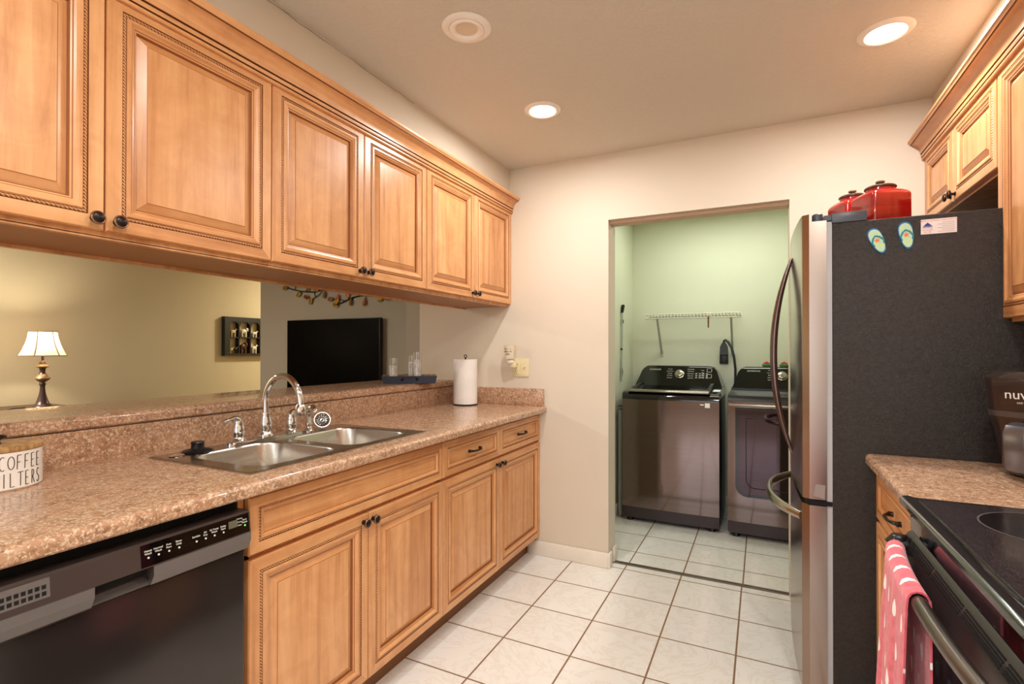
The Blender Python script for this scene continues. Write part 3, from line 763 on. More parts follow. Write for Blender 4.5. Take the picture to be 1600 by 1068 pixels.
for i in range(13):
    for j in range(2):
        y = -2.562 + i * 0.0098; z = 0.829 + DZ_ + j * 0.012
        b.box(pan_x(z) - 0.001, pan_x(z) + 0.0008, y, y + 0.0066, z - 0.0042, z + 0.0042)
build(b, 'vent_grille', ['void', 'dwtrim'], cp)

# ------------------------------------------------------------------ sink and faucet
ZR = 0.9285
t = thing('kitchen_sink', 'double bowl stainless steel sink set into the countertop', 'sink', (-0.495, -1.55, CT1))
def cell(mb, x0, x1, y0, y1, hole, r, z):
    """flat deck cell around a rounded hole; returns the hole ring"""
    hx0, hx1, hy0, hy1 = hole; k = 6
    cx, cy = (hx0 + hx1) / 2, (hy0 + hy1) / 2
    pts = rrect((hx1 - hx0) / 2, (hy1 - hy0) / 2, r, k)
    ring = [mb.v((cx + px, cy + py, z)) for px, py in pts]
    cor = [mb.v((x1, y1, z)), mb.v((x0, y1, z)), mb.v((x0, y0, z)), mb.v((x1, y0, z))]
    for q in range(4):
        for i in range(k): mb.face([cor[q], ring[q * (k + 1) + i + 1], ring[q * (k + 1) + i]])
        a = ring[q * (k + 1) + k]; b = ring[((q + 1) % 4) * (k + 1)]
        mb.face([cor[q], cor[(q + 1) % 4], b, a])
    return ring, cor
mb = MB()
B1 = (-0.648, -0.288, -1.905, -1.575); B2 = (-0.648, -0.288, -1.530, -1.190)
X0, X1, YA, YM, YB = -0.738, -0.256, -1.957, -1.5525, -1.143
for (hole, a, b) in ((B1, YA, YM), (B2, YM, YB)):
    cell(mb, X0, X1, a, b, hole, 0.07, ZR)
    cx, cy = (hole[0] + hole[1]) / 2, (hole[2] + hole[3]) / 2
bmesh.ops.remove_doubles(mb.bm, verts=mb.bm.verts, dist=1e-5)
mb.box(X0 - 0.003, X1 + 0.003, YA - 0.003, YA, 0.9243, ZR - 0.0005); mb.box(X0 - 0.003, X1 + 0.003, YB, YB + 0.003, 0.9243, ZR - 0.0005)
mb.box(X0 - 0.003, X0, YA, YB, 0.9243, ZR - 0.0005); mb.box(X1, X1 + 0.003, YA, YB, 0.9243, ZR - 0.0005)
build(mb, 'rim', 'rim', t)
for hole in (B1, B2):
    cx, cy = (hole[0] + hole[1]) / 2, (hole[2] + hole[3]) / 2; hx, hy = (hole[1] - hole[0]) / 2, (hole[3] - hole[2]) / 2
    mb = MB(); rings = []
    for (ins_, z, r) in ((0, ZR, 0.07), (0.003, ZR - 0.002, 0.07), (0.006, ZR - 0.008, 0.068), (0.012, 0.80, 0.065), (0.018, 0.768, 0.06), (0.032, 0.752, 0.055), (0.055, 0.747, 0.045), (0.12, 0.744, 0.02)):
        rings.append([mb.v((cx + px, cy + py, z)) for px, py in rrect(hx - ins_, hy - ins_, r, 6)])
    mb.loft(rings, 0, cap=False); mb.face(rings[-1])
    bo = build(mb, 'bowl', 'steel', t, smooth=60)
    mb = MB(); mb.lathe([(0.045, 0.0), (0.043, 0.003), (0.036, 0.002), (0.030, -0.001), (0, -0.001)], 24, 0, (cx, cy, 0.7445)); build(mb, 'drain', 'chrome', bo)

t = thing('kitchen_faucet', 'chrome gooseneck faucet with two lever handles on the sink deck', 'faucet', (-0.695, -1.565, ZR))
mb = MB(); mb.prism([(x - 0.695, y - 1.5675) for x, y in rrect(0.026, 0.165, 0.025, 6)], 2, ZR + 0.0003, ZR + 0.009); build(mb, 'deck_plate', 'chrome', t)
bell = [(0.0, 0.008), (0.027, 0.008), (0.028, 0.012), (0.021, 0.020), (0.019, 0.026), (0.0215, 0.032), (0.023, 0.045), (0.020, 0.062), (0.0165, 0.075), (0.0175, 0.079), (0.0165, 0.083), (0.0, 0.085)]
mb = MB(); mb.lathe([(r * 1.05, z * 1.22) for r, z in bell], 28, 0, (-0.70, -1.565, ZR))
pts = [(-0.70, -1.565, ZR + 0.095), (-0.70, -1.565, 1.045)]
for i in range(19):
    a = PI - PI * i / 18
    pts.append((-0.605 + 0.095 * math.cos(a), -1.565, 1.068 + 0.105 * math.sin(a)))
pts.append((-0.510, -1.565, 1.058))
mb.tube(pts, 0.0118, 14)
sp = build(mb, 'spout', 'chrome', t, smooth=50)
mb = MB(); mb.lathe([(0, 0.030), (0.0135, 0.030), (0.0165, 0.024), (0.0195, 0.012), (0.0185, -0.004), (0.0150, -0.012), (0, -0.012)], 20, 0, (-0.510, -1.565, 1.040)); build(mb, 'aerator', 'chrome', sp)
for (y, s) in ((-1.682, -1), (-1.450, 1)):
    mb = MB(); mb.lathe(bell, 24, 0, (-0.695, y, ZR))
    mb.tube([(-0.695, y, ZR + 0.078), (-0.695, y + s * 0.004, ZR + 0.090), (-0.692, y + s * 0.018, ZR + 0.096), (-0.689, y + s * 0.040, ZR + 0.092), (-0.685, y + s * 0.062, ZR + 0.090), (-0.683, y + s * 0.070, ZR + 0.090)],
            [0.014, 0.012, 0.0085, 0.006, 0.0075, 0.009], 12)
    build(mb, 'handle', 'chrome', t, smooth=50)
t = thing('side_sprayer', 'chrome side sprayer with curved head, right of the faucet handles', 'sprayer', (-0.695, -1.362, ZR))
mb = MB(); mb.lathe([(0, 0), (0.023, 0), (0.023, 0.004), (0.016, 0.012), (0.013, 0.020), (0.0, 0.020)], 20, 0, (-0.695, -1.362, ZR + 0.0003)); build(mb, 'holder', 'chrome', t)
mb = MB(); mb.tube([(-0.695, -1.362, ZR + 0.015), (-0.695, -1.362, ZR + 0.035), (-0.695, -1.362, ZR + 0.060), (-0.692, -1.363, ZR + 0.082), (-0.680, -1.366, ZR + 0.098), (-0.662, -1.370, ZR + 0.100), (-0.650, -1.373, ZR + 0.090)],
                   [0.011, 0.014, 0.0105, 0.012, 0.014, 0.015, 0.013], 14); build(mb, 'spray_head', 'chrome', t, smooth=50)
# strainer leaning on the backsplash
T = Matrix.Translation((-0.722, -1.262, ZR + 0.0335)) @ Matrix.Rotation(R(-35), 4, 'Z') @ Matrix.Rotation(R(68), 4, 'Y') @ Matrix.Scale(0.88, 4)
mb = MB(T); mb.lathe([(0, -0.010), (0.020, -0.012), (0.030, -0.008), (0.034, -0.002), (0.039, 0.002), (0.040, 0.004), (0.036, 0.004), (0.030, -0.004), (0.020, -0.008), (0, -0.006)], 28)
t = thing('sink_strainer', 'round steel sink strainer leaning against the backsplash right of the sprayer', 'strainer', (-0.71, -1.27, ZR))
build(mb, 'dish', 'steel', t)
mb = MB(T)
for i in range(14):
    a = 2 * PI * i / 14
    mb.tube([(0.010 * math.cos(a), 0.010 * math.sin(a), -0.004), (0.020 * math.cos(a + 0.3), 0.020 * math.sin(a + 0.3), -0.0045), (0.029 * math.cos(a + 0.3), 0.029 * math.sin(a + 0.3), -0.001)], 0.0018, 6)
mb.cyl((0, 0, -0.008), (0, 0, 0.008), 0.005, 0.004, 10)
build(mb, 'basket_pattern', 'hinge', t)
# stopper and steel cap on the left corner of the sink deck
mb = MB(); mb.lathe([(0, 0), (0.045, 0), (0.047, 0.003), (0.044, 0.006), (0.026, 0.010), (0.020, 0.013), (0.019, 0.026), (0.021, 0.030), (0.019, 0.034), (0, 0.035)], 30, 0, (-0.684, -1.838, ZR + 0.0004))
tag(build(mb, 'sink_stopper', 'blackplastic', loc=(-0.684, -1.838, ZR)), 'black rubber sink stopper lying on the sink deck left of the faucet', 'stopper')
mb = MB(); mb.lathe([(0, 0), (0.022, 0), (0.023, 0.002), (0.018, 0.004), (0.012, 0.003), (0, 0.003)], 24, 0, (-0.672, -1.913, ZR + 0.0004))
tag(build(mb, 'drain_cover', 'chrome', loc=(-0.672, -1.913, ZR)), 'small flat steel disc on the sink deck beside the black stopper', 'drain cover')

# ------------------------------------------------------------------ coffee filter canister
CC = Vector((-0.722, -2.330, CT1)); CRD = 0.090
t = thing('coffee_canister', 'white COFFEE FILTERS canister with wooden lid on the left counter', 'canister', tuple(CC))
mb = MB(); mb.lathe([(0, 0.0004), (CRD - 0.004, 0.0004), (CRD, 0.005), (CRD, 0.094), (CRD - 0.004, 0.096), (0, 0.096)], 64, 0, CC); body = build(mb, 'body', 'white', t)
mb = MB(); mb.lathe([(0, 0.0962), (CRD + 0.001, 0.0962), (CRD + 0.002, 0.100), (CRD + 0.001, 0.107), (CRD - 0.003, 0.109), (0, 0.109)], 64, 0, CC); lid = build(mb, 'lid', 'lidwood', t)
mb = MB(); mb.lathe([(0, 0.109), (0.012, 0.109), (0.009, 0.115), (0.012, 0.119), (0.022, 0.123), (0.023, 0.128), (0.016, 0.132), (0, 0.133)], 20, 0, CC); build(mb, 'lid_knob', 'gloss', lid)
def arc(cx, cy, rx, ry, a0, a1, n=12): return [(cx + rx * math.cos(R(a0 + (a1 - a0) * i / n)), cy + ry * math.sin(R(a0 + (a1 - a0) * i / n))) for i in range(n + 1)]
GL = {'C': [arc(0.55, 0.5, 0.5, 0.5, 60, 300)], 'O': [arc(0.5, 0.5, 0.52, 0.46, 0, 360, 20)],
      'F': [[(0.1, 0), (0.15, 1)], [(0.15, 1), (0.8, 1.02)], [(0.1, 0.5), (0.65, 0.52)]],
      'E': [[(0.1, 0), (0.1, 1)], [(0.1, 1), (0.7, 1.02)], [(0.1, 0.5), (0.6, 0.52)], [(0.1, 0), (0.75, 0.01)]],
      'I': [[(0.5, 0), (0.5, 1)]], 'L': [[(0.1, 1), (0.12, 0), (0.8, 0.02)]], 'T': [[(0.5, 0), (0.5, 1)], [(0.0, 1), (1.0, 1.01)]],
      'R': [[(0.1, 0), (0.1, 1)], [(0.1, 1), (0.55, 0.95), (0.6, 0.72), (0.4, 0.52), (0.1, 0.48)], [(0.3, 0.5), (0.75, 0)]],
      'S': [arc(0.45, 0.74, 0.35, 0.26, 40, 250, 10) + arc(0.40, 0.24, 0.35, 0.25, 70, -150, 10)]}
mb = MB()
a_cam = math.atan2(-0.578, 1.751)
def stroke_word(word, z0, h, a_start, step, wid):
    for i, ch in enumerate(word):
        for st in GL[ch]:
            P = []
            for (x, y) in st:
                a = a_start + i * step + x * wid
                rr = CRD + 0.0004
                P.append(CC + Vector((rr * math.cos(a), rr * math.sin(a), z0 + y * h)))
            mb.tube(P, 0.00085, 6)
stroke_word('COFFEE', 0.052, 0.034, a_cam + 0.075, 0.180, 0.132)
stroke_word('FILTERS', 0.010, 0.034, a_cam - 0.06, 0.175, 0.124)
build(mb, 'lettering', 'ink', body)

# ------------------------------------------------------------------ paper towels
PC = Vector((-0.663, -0.150, CT1))
t = thing('towel_holder', 'dark metal stand holding the white paper towel roll', 'paper towel holder', tuple(PC))
mb = MB(); mb.lathe([(0, 0.0004), (0.078, 0.0004), (0.079, 0.004), (0.074, 0.007), (0, 0.007)], 36, 0, PC); build(mb, 'base', 'bronze', t)
mb = MB(); mb.cyl(PC + Vector((0, 0, 0.006)), PC + Vector((0, 0, 0.300)), 0.005, n=12)
mb.tube([PC + Vector((0.009 * math.cos(a), 0, 0.308 + 0.009 * math.sin(a))) for a in [2 * PI * i / 14 for i in range(14)]], 0.0028, 8, closed=True); build(mb, 'rod', 'bronze', t)
mb = MB(); mb.lathe([(0.0190, 0.008), (0.0735, 0.008), (0.0750, 0.010), (0.0750, 0.286), (0.0735, 0.288), (0.0190, 0.288), (0.0190, 0.008)], 48, 0, PC)
# the loose end of the sheet
for i in range(1): mb.prism([(PC.x + 0.0751 * math.cos(a), PC.y + 0.0751 * math.sin(a)) for a in [R(-70 + k * 4) for k in range(12)]] + [(PC.x + 0.0757 * math.cos(a), PC.y + 0.0757 * math.sin(a)) for a in [R(-70 + k * 4) for k in range(11, -1, -1)]], 2, CT1 + 0.008, CT1 + 0.2875)
tag(build(mb, 'paper_towel_roll', 'paper', loc=PC), 'white paper towel roll standing in the counter corner by the end wall', 'paper towel')

# ------------------------------------------------------------------ tray with candles on the bar top
BT = 1.068
A = Vector((-0.995, -0.540, BT)); e1 = Vector((0.791, 0.612, 0)); e2 = Vector((-0.612, 0.791, 0))
T = basis(A + Vector((0, 0, 0.0004)), e1, e2, (0, 0, 1))
TL, TD, TH = 0.307, 0.185, 0.046
t = thing('serving_tray', 'blue gray wooden tray with black handles on the bar top', 'tray', tuple(A + e1 * TL / 2 + e2 * TD / 2))
mb = MB(T); mb.box(0.006, TL - 0.006, 0.006, TD - 0.006, 0.0, 0.010); build(mb, 'bottom_board', 'traywood', t)
mb = MB(T)
fl = 0.010
def side(q0, q1, inn):
    # flared side board between two base corners, leaning out by fl
    pass
outer = [(0, 0), (TL, 0), (TL, TD), (0, TD)]
cxm, cym = TL / 2, TD / 2
def off(p, d): return (p[0] + (d if p[0] > cxm else -d), p[1] + (d if p[1] > cym else -d))
b0 = [mb.v((*p, 0)) for p in outer]; t0 = [mb.v((*off(p, fl), TH)) for p in outer]; t1 = [mb.v((*off(p, fl - 0.010), TH)) for p in outer]; b1 = [mb.v((*off(p, -0.010), 0.010)) for p in outer]
for i in range(4):
    k = (i + 1) % 4
    mb.face([b0[i], b0[k], t0[k], t0[i]], 0); mb.face([t0[i], t0[k], t1[k], t1[i]], 1); mb.face([t1[i], t1[k], b1[k], b1[i]], 1)
build(mb, 'sides', ['bluewood', 'traywood'], t)
for (v0, s) in ((0.0, -1), (TD, 1)):
    mb = MB(T)
    yv = v0 + s * (fl * 0.65)
    P = [(TL / 2 - 0.045, yv, TH * 0.55), (TL / 2 - 0.045, yv + s * 0.020, TH * 0.60), (TL / 2 - 0.040, yv + s * 0.024, TH * 0.95), (TL / 2 + 0.040, yv + s * 0.024, TH * 0.95), (TL / 2 + 0.045, yv + s * 0.020, TH * 0.60), (TL / 2 + 0.045, yv, TH * 0.55)]
    mb.tube(P, 0.004, 8)
    for q in (P[0], P[-1]): mb.blob(q, 0.008, 0.004, 0.008)
    build(mb, 'handle', 'blackplastic', t)
for (u, v, h, hw, lab) in ((0.058, 0.085, 0.142, 0.098, 'shortest glass cylinder candle at the left of the tray, nearest the television'), (0.172, 0.128, 0.160, 0.120, 'middle height glass cylinder candle half hidden behind the tallest one'), (0.200, 0.068, 0.180, 0.132, 'tallest glass cylinder candle at the right of the tray')):
    c = T @ Vector((u, v, 0.0104))
    t = thing('pillar_candle', lab, 'candle', tuple(c), 'candles on the blue tray')
    mb = MB(); mb.lathe([(0, 0), (0.028, 0), (0.028, h), (0.0262, h), (0.0262, 0.003), (0, 0.003)], 28, 0, c); build(mb, 'glass_cylinder', 'glass', t)
    mb = MB(); mb.lathe([(0, 0.0034), (0.0258, 0.0034), (0.0258, hw - 0.002), (0.024, hw), (0.010, hw - 0.002), (0, hw - 0.004)], 24, 0, c); wx = build(mb, 'wax', 'wax', t)
    mb = MB(); mb.cyl(c + Vector((0, 0, hw - 0.005)), c + Vector((0.001, 0, hw + 0.010)), 0.0012, n=6); build(mb, 'wick', 'ink', wx)

# ------------------------------------------------------------------ outlet with wax warmer on the end wall
t = thing('outlet_plate', 'ivory two gang outlet and switch plate above the end backsplash', 'outlet', (-0.344, 0, 1.16))
mb = MB(); mb.box(-0.402, -0.287, -0.0065, -0.0005, 1.102, 1.217, 0, 0.003, 2); build(mb, 'plate', 'ivory', t)
mb = MB(); mb.box(-0.387, -0.353, -0.0085, -0.006, 1.118, 1.200, 0, 0.004, 2); rc = build(mb, 'receptacle', 'ivory', t)
mb = MB()
for z in (1.140, 1.180):
    mb.box(-0.3790, -0.3765, -0.0090, -0.008, z - 0.005, z + 0.006); mb.box(-0.3635, -0.3610, -0.0090, -0.008, z - 0.004, z + 0.006); mb.box(-0.372, -0.368, -0.0090, -0.008, z - 0.015, z - 0.010)
build(mb, 'slots', 'ink', rc)
mb = MB(); mb.box(-0.3185, -0.3085, -0.0075, -0.006, 1.147, 1.172); mb.box(-0.317, -0.310, -0.0165, -0.007, 1.160, 1.169, 0, 0.002, 2); build(mb, 'switch_toggle', 'ivory', t)
t = thing('wax_warmer', 'cream plug-in wax warmer cup with dark lettering at the outlet', 'wax warmer', (-0.398, -0.045, 1.17))
WC = Vector((-0.400, -0.048, 1.214))
mb = MB(); mb.lathe([(0, 0), (0.029, 0), (0.030, 0.002), (0.0365, 0.082), (0.0375, 0.084), (0.035, 0.084), (0.0285, 0.010), (0, 0.008)], 32, 0, WC); cup = build(mb, 'cup', 'cupcream', t)
mb = MB(); mb.blob(WC + Vector((0.004, 0.004, -0.016)), 0.023, 0.023, 0.0158); build(mb, 'bulb_globe', 'frost', t)
mb = MB(); mb.box(-0.402, -0.362, -0.044, -0.0092, 1.160, 1.196, 0, 0.006, 2); build(mb, 'plug_housing', 'ivory', t)
for k, s in enumerate(('THIS IS', 'WHERE MY', 'DOGS')):
    z = 0.064 - 0.017 * k; a0 = R(-82)
    for i, ch in enumerate(s):
        a = a0 + (i - len(s) / 2) * R(11.5); rr = 0.0300 + 0.0065 * (z / 0.082) + 0.0003
        n = Vector((math.cos(a), math.sin(a), 0)); u = Vector((-math.sin(a), math.cos(a), 0))
        if ch != ' ': text(ch, 0.0125, 'ink', 'letter', cup, basis(WC + n * rr + Vector((0, 0, z)), u, (0, 0, 1), n), 0.0003)

# ------------------------------------------------------------------ living room through the pass-through
t = thing('television', 'large black flat screen television beyond the bar on the gray wall', 'television', (-2.735, 0.76, 0.87))
mb = MB(); mb.box(-3.342, -2.128, 0.735, 0.775, 0.872, 1.570, 0, 0.004, 2); build(mb, 'housing', 'blackplastic', t)
mb = MB(); mb.box(-3.335, -2.135, 0.7335, 0.7349, 0.884, 1.564); build(mb, 'screen', 'tv', t)
mb = MB(); mb.box(-2.90, -2.57, 0.775, 0.7995, 1.08, 1.38); build(mb, 'wall_bracket', 'blackplastic', t)
t = thing('wall_art', 'metal branch wall art with gold and rust leaves above the television', 'wall art', (-2.7, 0.785, 1.80))
mb = MB()
SA = [(-3.41, 1.917), (-3.32, 1.890), (-3.205, 1.866), (-3.024, 1.851), (-2.892, 1.872), (-2.832, 1.895), (-2.70, 1.93), (-2.45, 1.95)]
SB = [(-2.72, 1.708), (-2.60, 1.745), (-2.50, 1.775), (-2.40, 1.787), (-2.29, 1.787), (-2.16, 1.80), (-2.00, 1.84)]
def st(P, r=0.006): mb.tube([(x, 0.790 - 0.004 * math.sin(i), z) for i, (x, z) in enumerate(P)], r, 8)
st(SA); st(SB)
for P in ([(-3.02, 1.852), (-3.00, 1.80), (-3.05, 1.768)], [(-3.205, 1.866), (-3.225, 1.845)], [(-2.892, 1.872), (-2.95, 1.82), (-3.03, 1.785)], [(-3.13, 1.858), (-3.12, 1.90)], [(-2.865, 1.88), (-2.875, 1.83)],
          [(-2.55, 1.76), (-2.57, 1.79)], [(-2.60, 1.745), (-2.70, 1.765), (-2.79, 1.77)], [(-2.50, 1.775), (-2.528, 1.74)], [(-2.34, 1.788), (-2.353, 1.735)], [(-2.16, 1.80), (-2.159, 1.755)], [(-3.30, 1.885), (-3.27, 1.93)]): st(P, 0.004)
build(mb, 'stem', 'stem', t)
random.seed(11)
LV = [(-3.43, 1.915, 1, 80), (-3.232, 1.838, 1, 60), (-3.122, 1.805, 0, 95), (-3.062, 1.762, 1, 20), (-3.10, 1.905, 0, 0), (-2.99, 1.875, 1, 120), (-2.877, 1.818, 1, 15), (-2.792, 1.770, 0, 90), (-2.71, 1.745, 1, 60), (-2.695, 1.780, 0, 20), (-2.725, 1.708, 1, 110), (-2.565, 1.80, 0, 170), (-2.530, 1.730, 1, 15), (-2.355, 1.722, 0, 10), (-2.159, 1.745, 1, 60), (-2.083, 1.748, 1, 100), (-3.27, 1.945, 0, 40), (-2.62, 1.92, 1, 30)]
for (x, z, g, ang) in LV:
    T = Matrix.Translation((x, 0.784, z)) @ Matrix.Rotation(R(ang), 4, 'Y') @ Matrix.Rotation(R(random.uniform(-25, 25)), 4, 'Z')
    mb = MB(T)
    n = 10; top = []; bot = []
    for i in range(n + 1):
        s_ = -1 + 2 * i / n; w = 0.022 * (1 - s_ * s_) ** 0.75 * (1 - 0.25 * s_)
        top.append((w, s_ * 0.038)); bot.append((-w, s_ * 0.038))
    rings = [[mb.v((w, -0.003, zz)), mb.v((0, 0.004 - 0.010 * 1, zz)), mb.v((-w, -0.003, zz)), mb.v((0, 0.001, zz))] for (w, zz) in [(max(a, 0.0006), b) for a, b in top]]
    mb.loft(rings); build(mb, 'leaf', 'leafgold' if g else 'leafrust', t)

# shadow box with small animals on the far wall
t = thing('shadow_box', 'black shadow box shelf with arched cells on the far beige wall', 'wall shelf', (-4.55, 1.24, 1.2))
XB0, XB1 = -4.5995, -4.540
mb = MB()
mb.box(XB0, XB1, 0.880, 0.945, 1.20, 1.655); mb.box(XB0, XB1, 1.345 + 0.115, 1.52, 1.20, 1.655)
mb.box(XB0, XB1, 0.945, 1.46, 1.20, 1.226); mb.box(XB0, XB1, 0.945, 1.46, 1.606, 1.655); mb.box(XB0, XB1, 0.945, 1.46, 1.408, 1.420)
for y in (1.053, 1.201, 1.334): mb.box(XB0, XB1, y, y + 0.014, 1.226, 1.606)
for (a, b) in ((0.945, 1.049), (1.071, 1.197), (1.219, 1.330), (1.352, 1.46)):      # arched heads of the upper cells
    c, r = (a + b) / 2, (b - a) / 2
    poly = [(c + r * math.cos(PI * i / 12), 1.552 + 0.05 * math.sin(PI * i / 12)) for i in range(13)]
    for i in range(12): mb.prism([poly[i], poly[i + 1], (poly[i + 1][0], 1.607), (poly[i][0], 1.607)], 0, XB1 - 0.012, XB1)
build(mb, 'case', 'blackplastic', t)
def animal(c, L, H, mat, kind, label, flip=1):
    """small figurine: one body with four legs, neck or trunk, ears and tail; long axis along y"""
    mb = MB(Matrix.Translation(c) @ Matrix.Diagonal((1, flip, 1, 1)))
    lw = 0.10 * L
    mb.blob((0, 0, H * 0.62), L * 0.20, L * 0.36, H * 0.24)
    for (x, y) in ((-0.09, -0.22), (0.09, -0.22), (-0.09, 0.22), (0.09, 0.22)):
        mb.tube([(x * L, y * L, H * 0.60), (x * L, y * L * 1.05, H * 0.3), (x * L, y * L * 1.0, 0.0)], [lw * 1.1, lw * 0.75, lw * 0.8], 8)
    if kind == 'elephant':
        mb.blob((0, L * 0.42, H * 0.78), L * 0.15, L * 0.16, H * 0.20)
        mb.tube([(0, L * 0.52, H * 0.76), (0, L * 0.62, H * 0.60), (0, L * 0.66, H * 0.78), (0, L * 0.66, H * 1.0)], [L * 0.07, L * 0.05, L * 0.045, L * 0.03], 8)
        for s in (-1, 1): mb.blob((s * L * 0.15, L * 0.36, H * 0.80), L * 0.03, L * 0.11, H * 0.17)
    else:
        mb.tube([(0, L * 0.28, H * 0.70), (0, L * 0.42, H * 0.92), (0, L * 0.56, H * 0.90), (0, L * 0.62, H * 0.82)], [L * 0.11, L * 0.085, L * 0.08, L * 0.05], 8)
        for s in (-1, 1): mb.tube([(s * L * 0.04, L * 0.43, H * 0.95), (s * L * 0.05, L * 0.42, H * 1.06)], [L * 0.03, L * 0.01], 6)
    mb.tube([(0, -L * 0.34, H * 0.70), (0, -L * 0.44, H * 0.55), (0, -L * 0.44, H * 0.35)], [L * 0.03, L * 0.02, L * 0.015], 6)
    tag(build(mb, 'elephant_figurine' if kind == 'elephant' else 'horse_figurine', mat, loc=c, smooth=60), label, 'figurine', 'figurines in the shadow box')
xx = -4.568
animal((xx, 0.995, 1.4202), 0.098, 0.100, 'fig_tan', 'horse', 'tan animal figurine in the upper left arched cell of the shadow box')
animal((xx, 1.133, 1.4202), 0.112, 0.115, 'fig_white', 'elephant', 'pale elephant figurine in the upper middle arched cell of the shadow box')
animal((xx, 1.275, 1.4202), 0.095, 0.080, 'fig_white', 'horse', 'small pale animal figurine in the upper cell cut off by the wall edge')
animal((xx, 0.978, 1.2262), 0.060, 0.075, 'fig_tan', 'horse', 'tan animal figurine in the lower left cell of the shadow box')
animal((xx + 0.02, 1.022, 1.2262), 0.050, 0.085, 'fig_dark', 'elephant', 'dark figurine standing beside the tan one in the lower left cell')
animal((xx, 1.125, 1.2262), 0.108, 0.135, 'fig_brown', 'elephant', 'brown elephant figurine in the lower middle cell of the shadow box')
animal((xx, 1.272, 1.2262), 0.095, 0.105, 'fig_white', 'horse', 'pale animal figurine in the lower cell cut off by the wall edge')

# lamp table, lamp and basket
t = thing('side_table', 'dark wooden table under the lit lamp in the living room', 'table', (-4.27, -1.1, 0))
mb = MB(); mb.box(-4.58, -3.98, -1.55, -0.72, 0.775, 0.802, 0, 0.004, 2); build(mb, 'table_top', 'darkwood', t)
for (x, y) in ((-4.55, -1.52), (-4.01, -1.52), (-4.55, -0.75), (-4.01, -0.75)):
    mb = MB(); mb.tube([(x, y, 0.775), (x, y, 0.0)], [0.024, 0.016], 4); build(mb, 'leg', 'darkwood', t)
LC = Vector((-4.20, -0.90, 0.8024))
t = thing('table_lamp', 'lit bronze table lamp with cream bell shade beyond the bar', 'lamp', tuple(LC))
mb = MB()
prof = [(0, 0), (0.064, 0), (0.066, 0.006), (0.062, 0.014), (0.052, 0.022), (0.043, 0.035), (0.036, 0.055), (0.029, 0.081), (0.023, 0.105), (0.019, 0.130), (0.0165, 0.160), (0.0165, 0.176), (0.022, 0.186), (0.022, 0.193), (0.017, 0.204)]
prof2 = [(0.017, 0.204), (0.030, 0.213), (0.043, 0.223), (0.048, 0.236), (0.043, 0.251), (0.030, 0.264), (0.024, 0.270)]
prof3 = [(0.024, 0.270), (0.018, 0.285), (0.0175, 0.300), (0.022, 0.318), (0.042, 0.329), (0.042, 0.334), (0.028, 0.342), (0.022, 0.352), (0.0215, 0.362), (0.016, 0.372), (0.0085, 0.380), (0.0085, 0.440), (0, 0.440)]
full = prof + prof2[1:] + prof3[1:]
mats_ = [0] * (len(prof) - 1) + [1] * (len(prof2) - 1) + [0, 0, 0, 1, 1, 1, 1, 0, 0, 0, 0, 0]
mats_ = mats_[:len(full) - 1]
sc_ = 1.0
mb.lathe([(r, z * sc_) for r, z in full], 36, 0, LC, mats=mats_); build(mb, 'base', ['lampbase', 'lampgold'], t)
mb = MB(); SH = []
zb, zt = 0.419, 0.613
for i in range(9):
    s_ = i / 8; r = 0.089 + (0.149 - 0.089) * (1 - s_) ** 1.7
    SH.append((r, zb + (zt - zb) * s_))
mb.lathe(SH, 48, 0, LC)
bmesh.ops.solidify(mb.bm, geom=list(mb.bm.faces), thickness=0.0012)
shd = build(mb, 'lamp_shade', 'shade', t, smooth=60)
mb = MB()
for (r, z) in ((SH[0][0], zb), (SH[-1][0], zt)): mb.tube([LC + Vector((r * math.cos(2 * PI * i / 48), r * math.sin(2 * PI * i / 48), z)) for i in range(48)], 0.004, 6, closed=True)
for k in range(6):
    a = 2 * PI * k / 6 + 0.35
    mb.tube([LC + Vector(((r + 0.001) * math.cos(a), (r + 0.001) * math.sin(a), z)) for r, z in SH], 0.0042, 6)
build(mb, 'shade_trim', 'shadetrim', shd)
mb = MB(); mb.blob(LC + Vector((0, 0, 0.500)), 0.028, 0.028, 0.040); build(mb, 'light_bulb', 'bulb', t)
point('lamp_light', tuple(LC + Vector((0, 0, 0.545))), 0.03, 12.5, (1.0, 0.88, 0.70))
mb = MB(); mb.tube([LC + Vector(p) for p in ((-0.02, -0.10, 0.006), (0.0, -0.17, 0.010), (0.03, -0.22, 0.005))], 0.004, 6); build(mb, 'lamp_cord', 'ink', t)
mb = MB(); mb.lathe([(0, 0), (0.085, 0), (0.110, 0.020), (0.115, 0.045), (0.108, 0.060), (0.098, 0.060), (0.095, 0.020), (0, 0.012)], 30, 0, (-4.15, -1.30, 0.8024))
tag(build(mb, 'woven_basket', 'weave', loc=(-4.15, -1.30, 0.8024)), 'low brown basket on the lamp table at the left edge of the picture', 'basket')

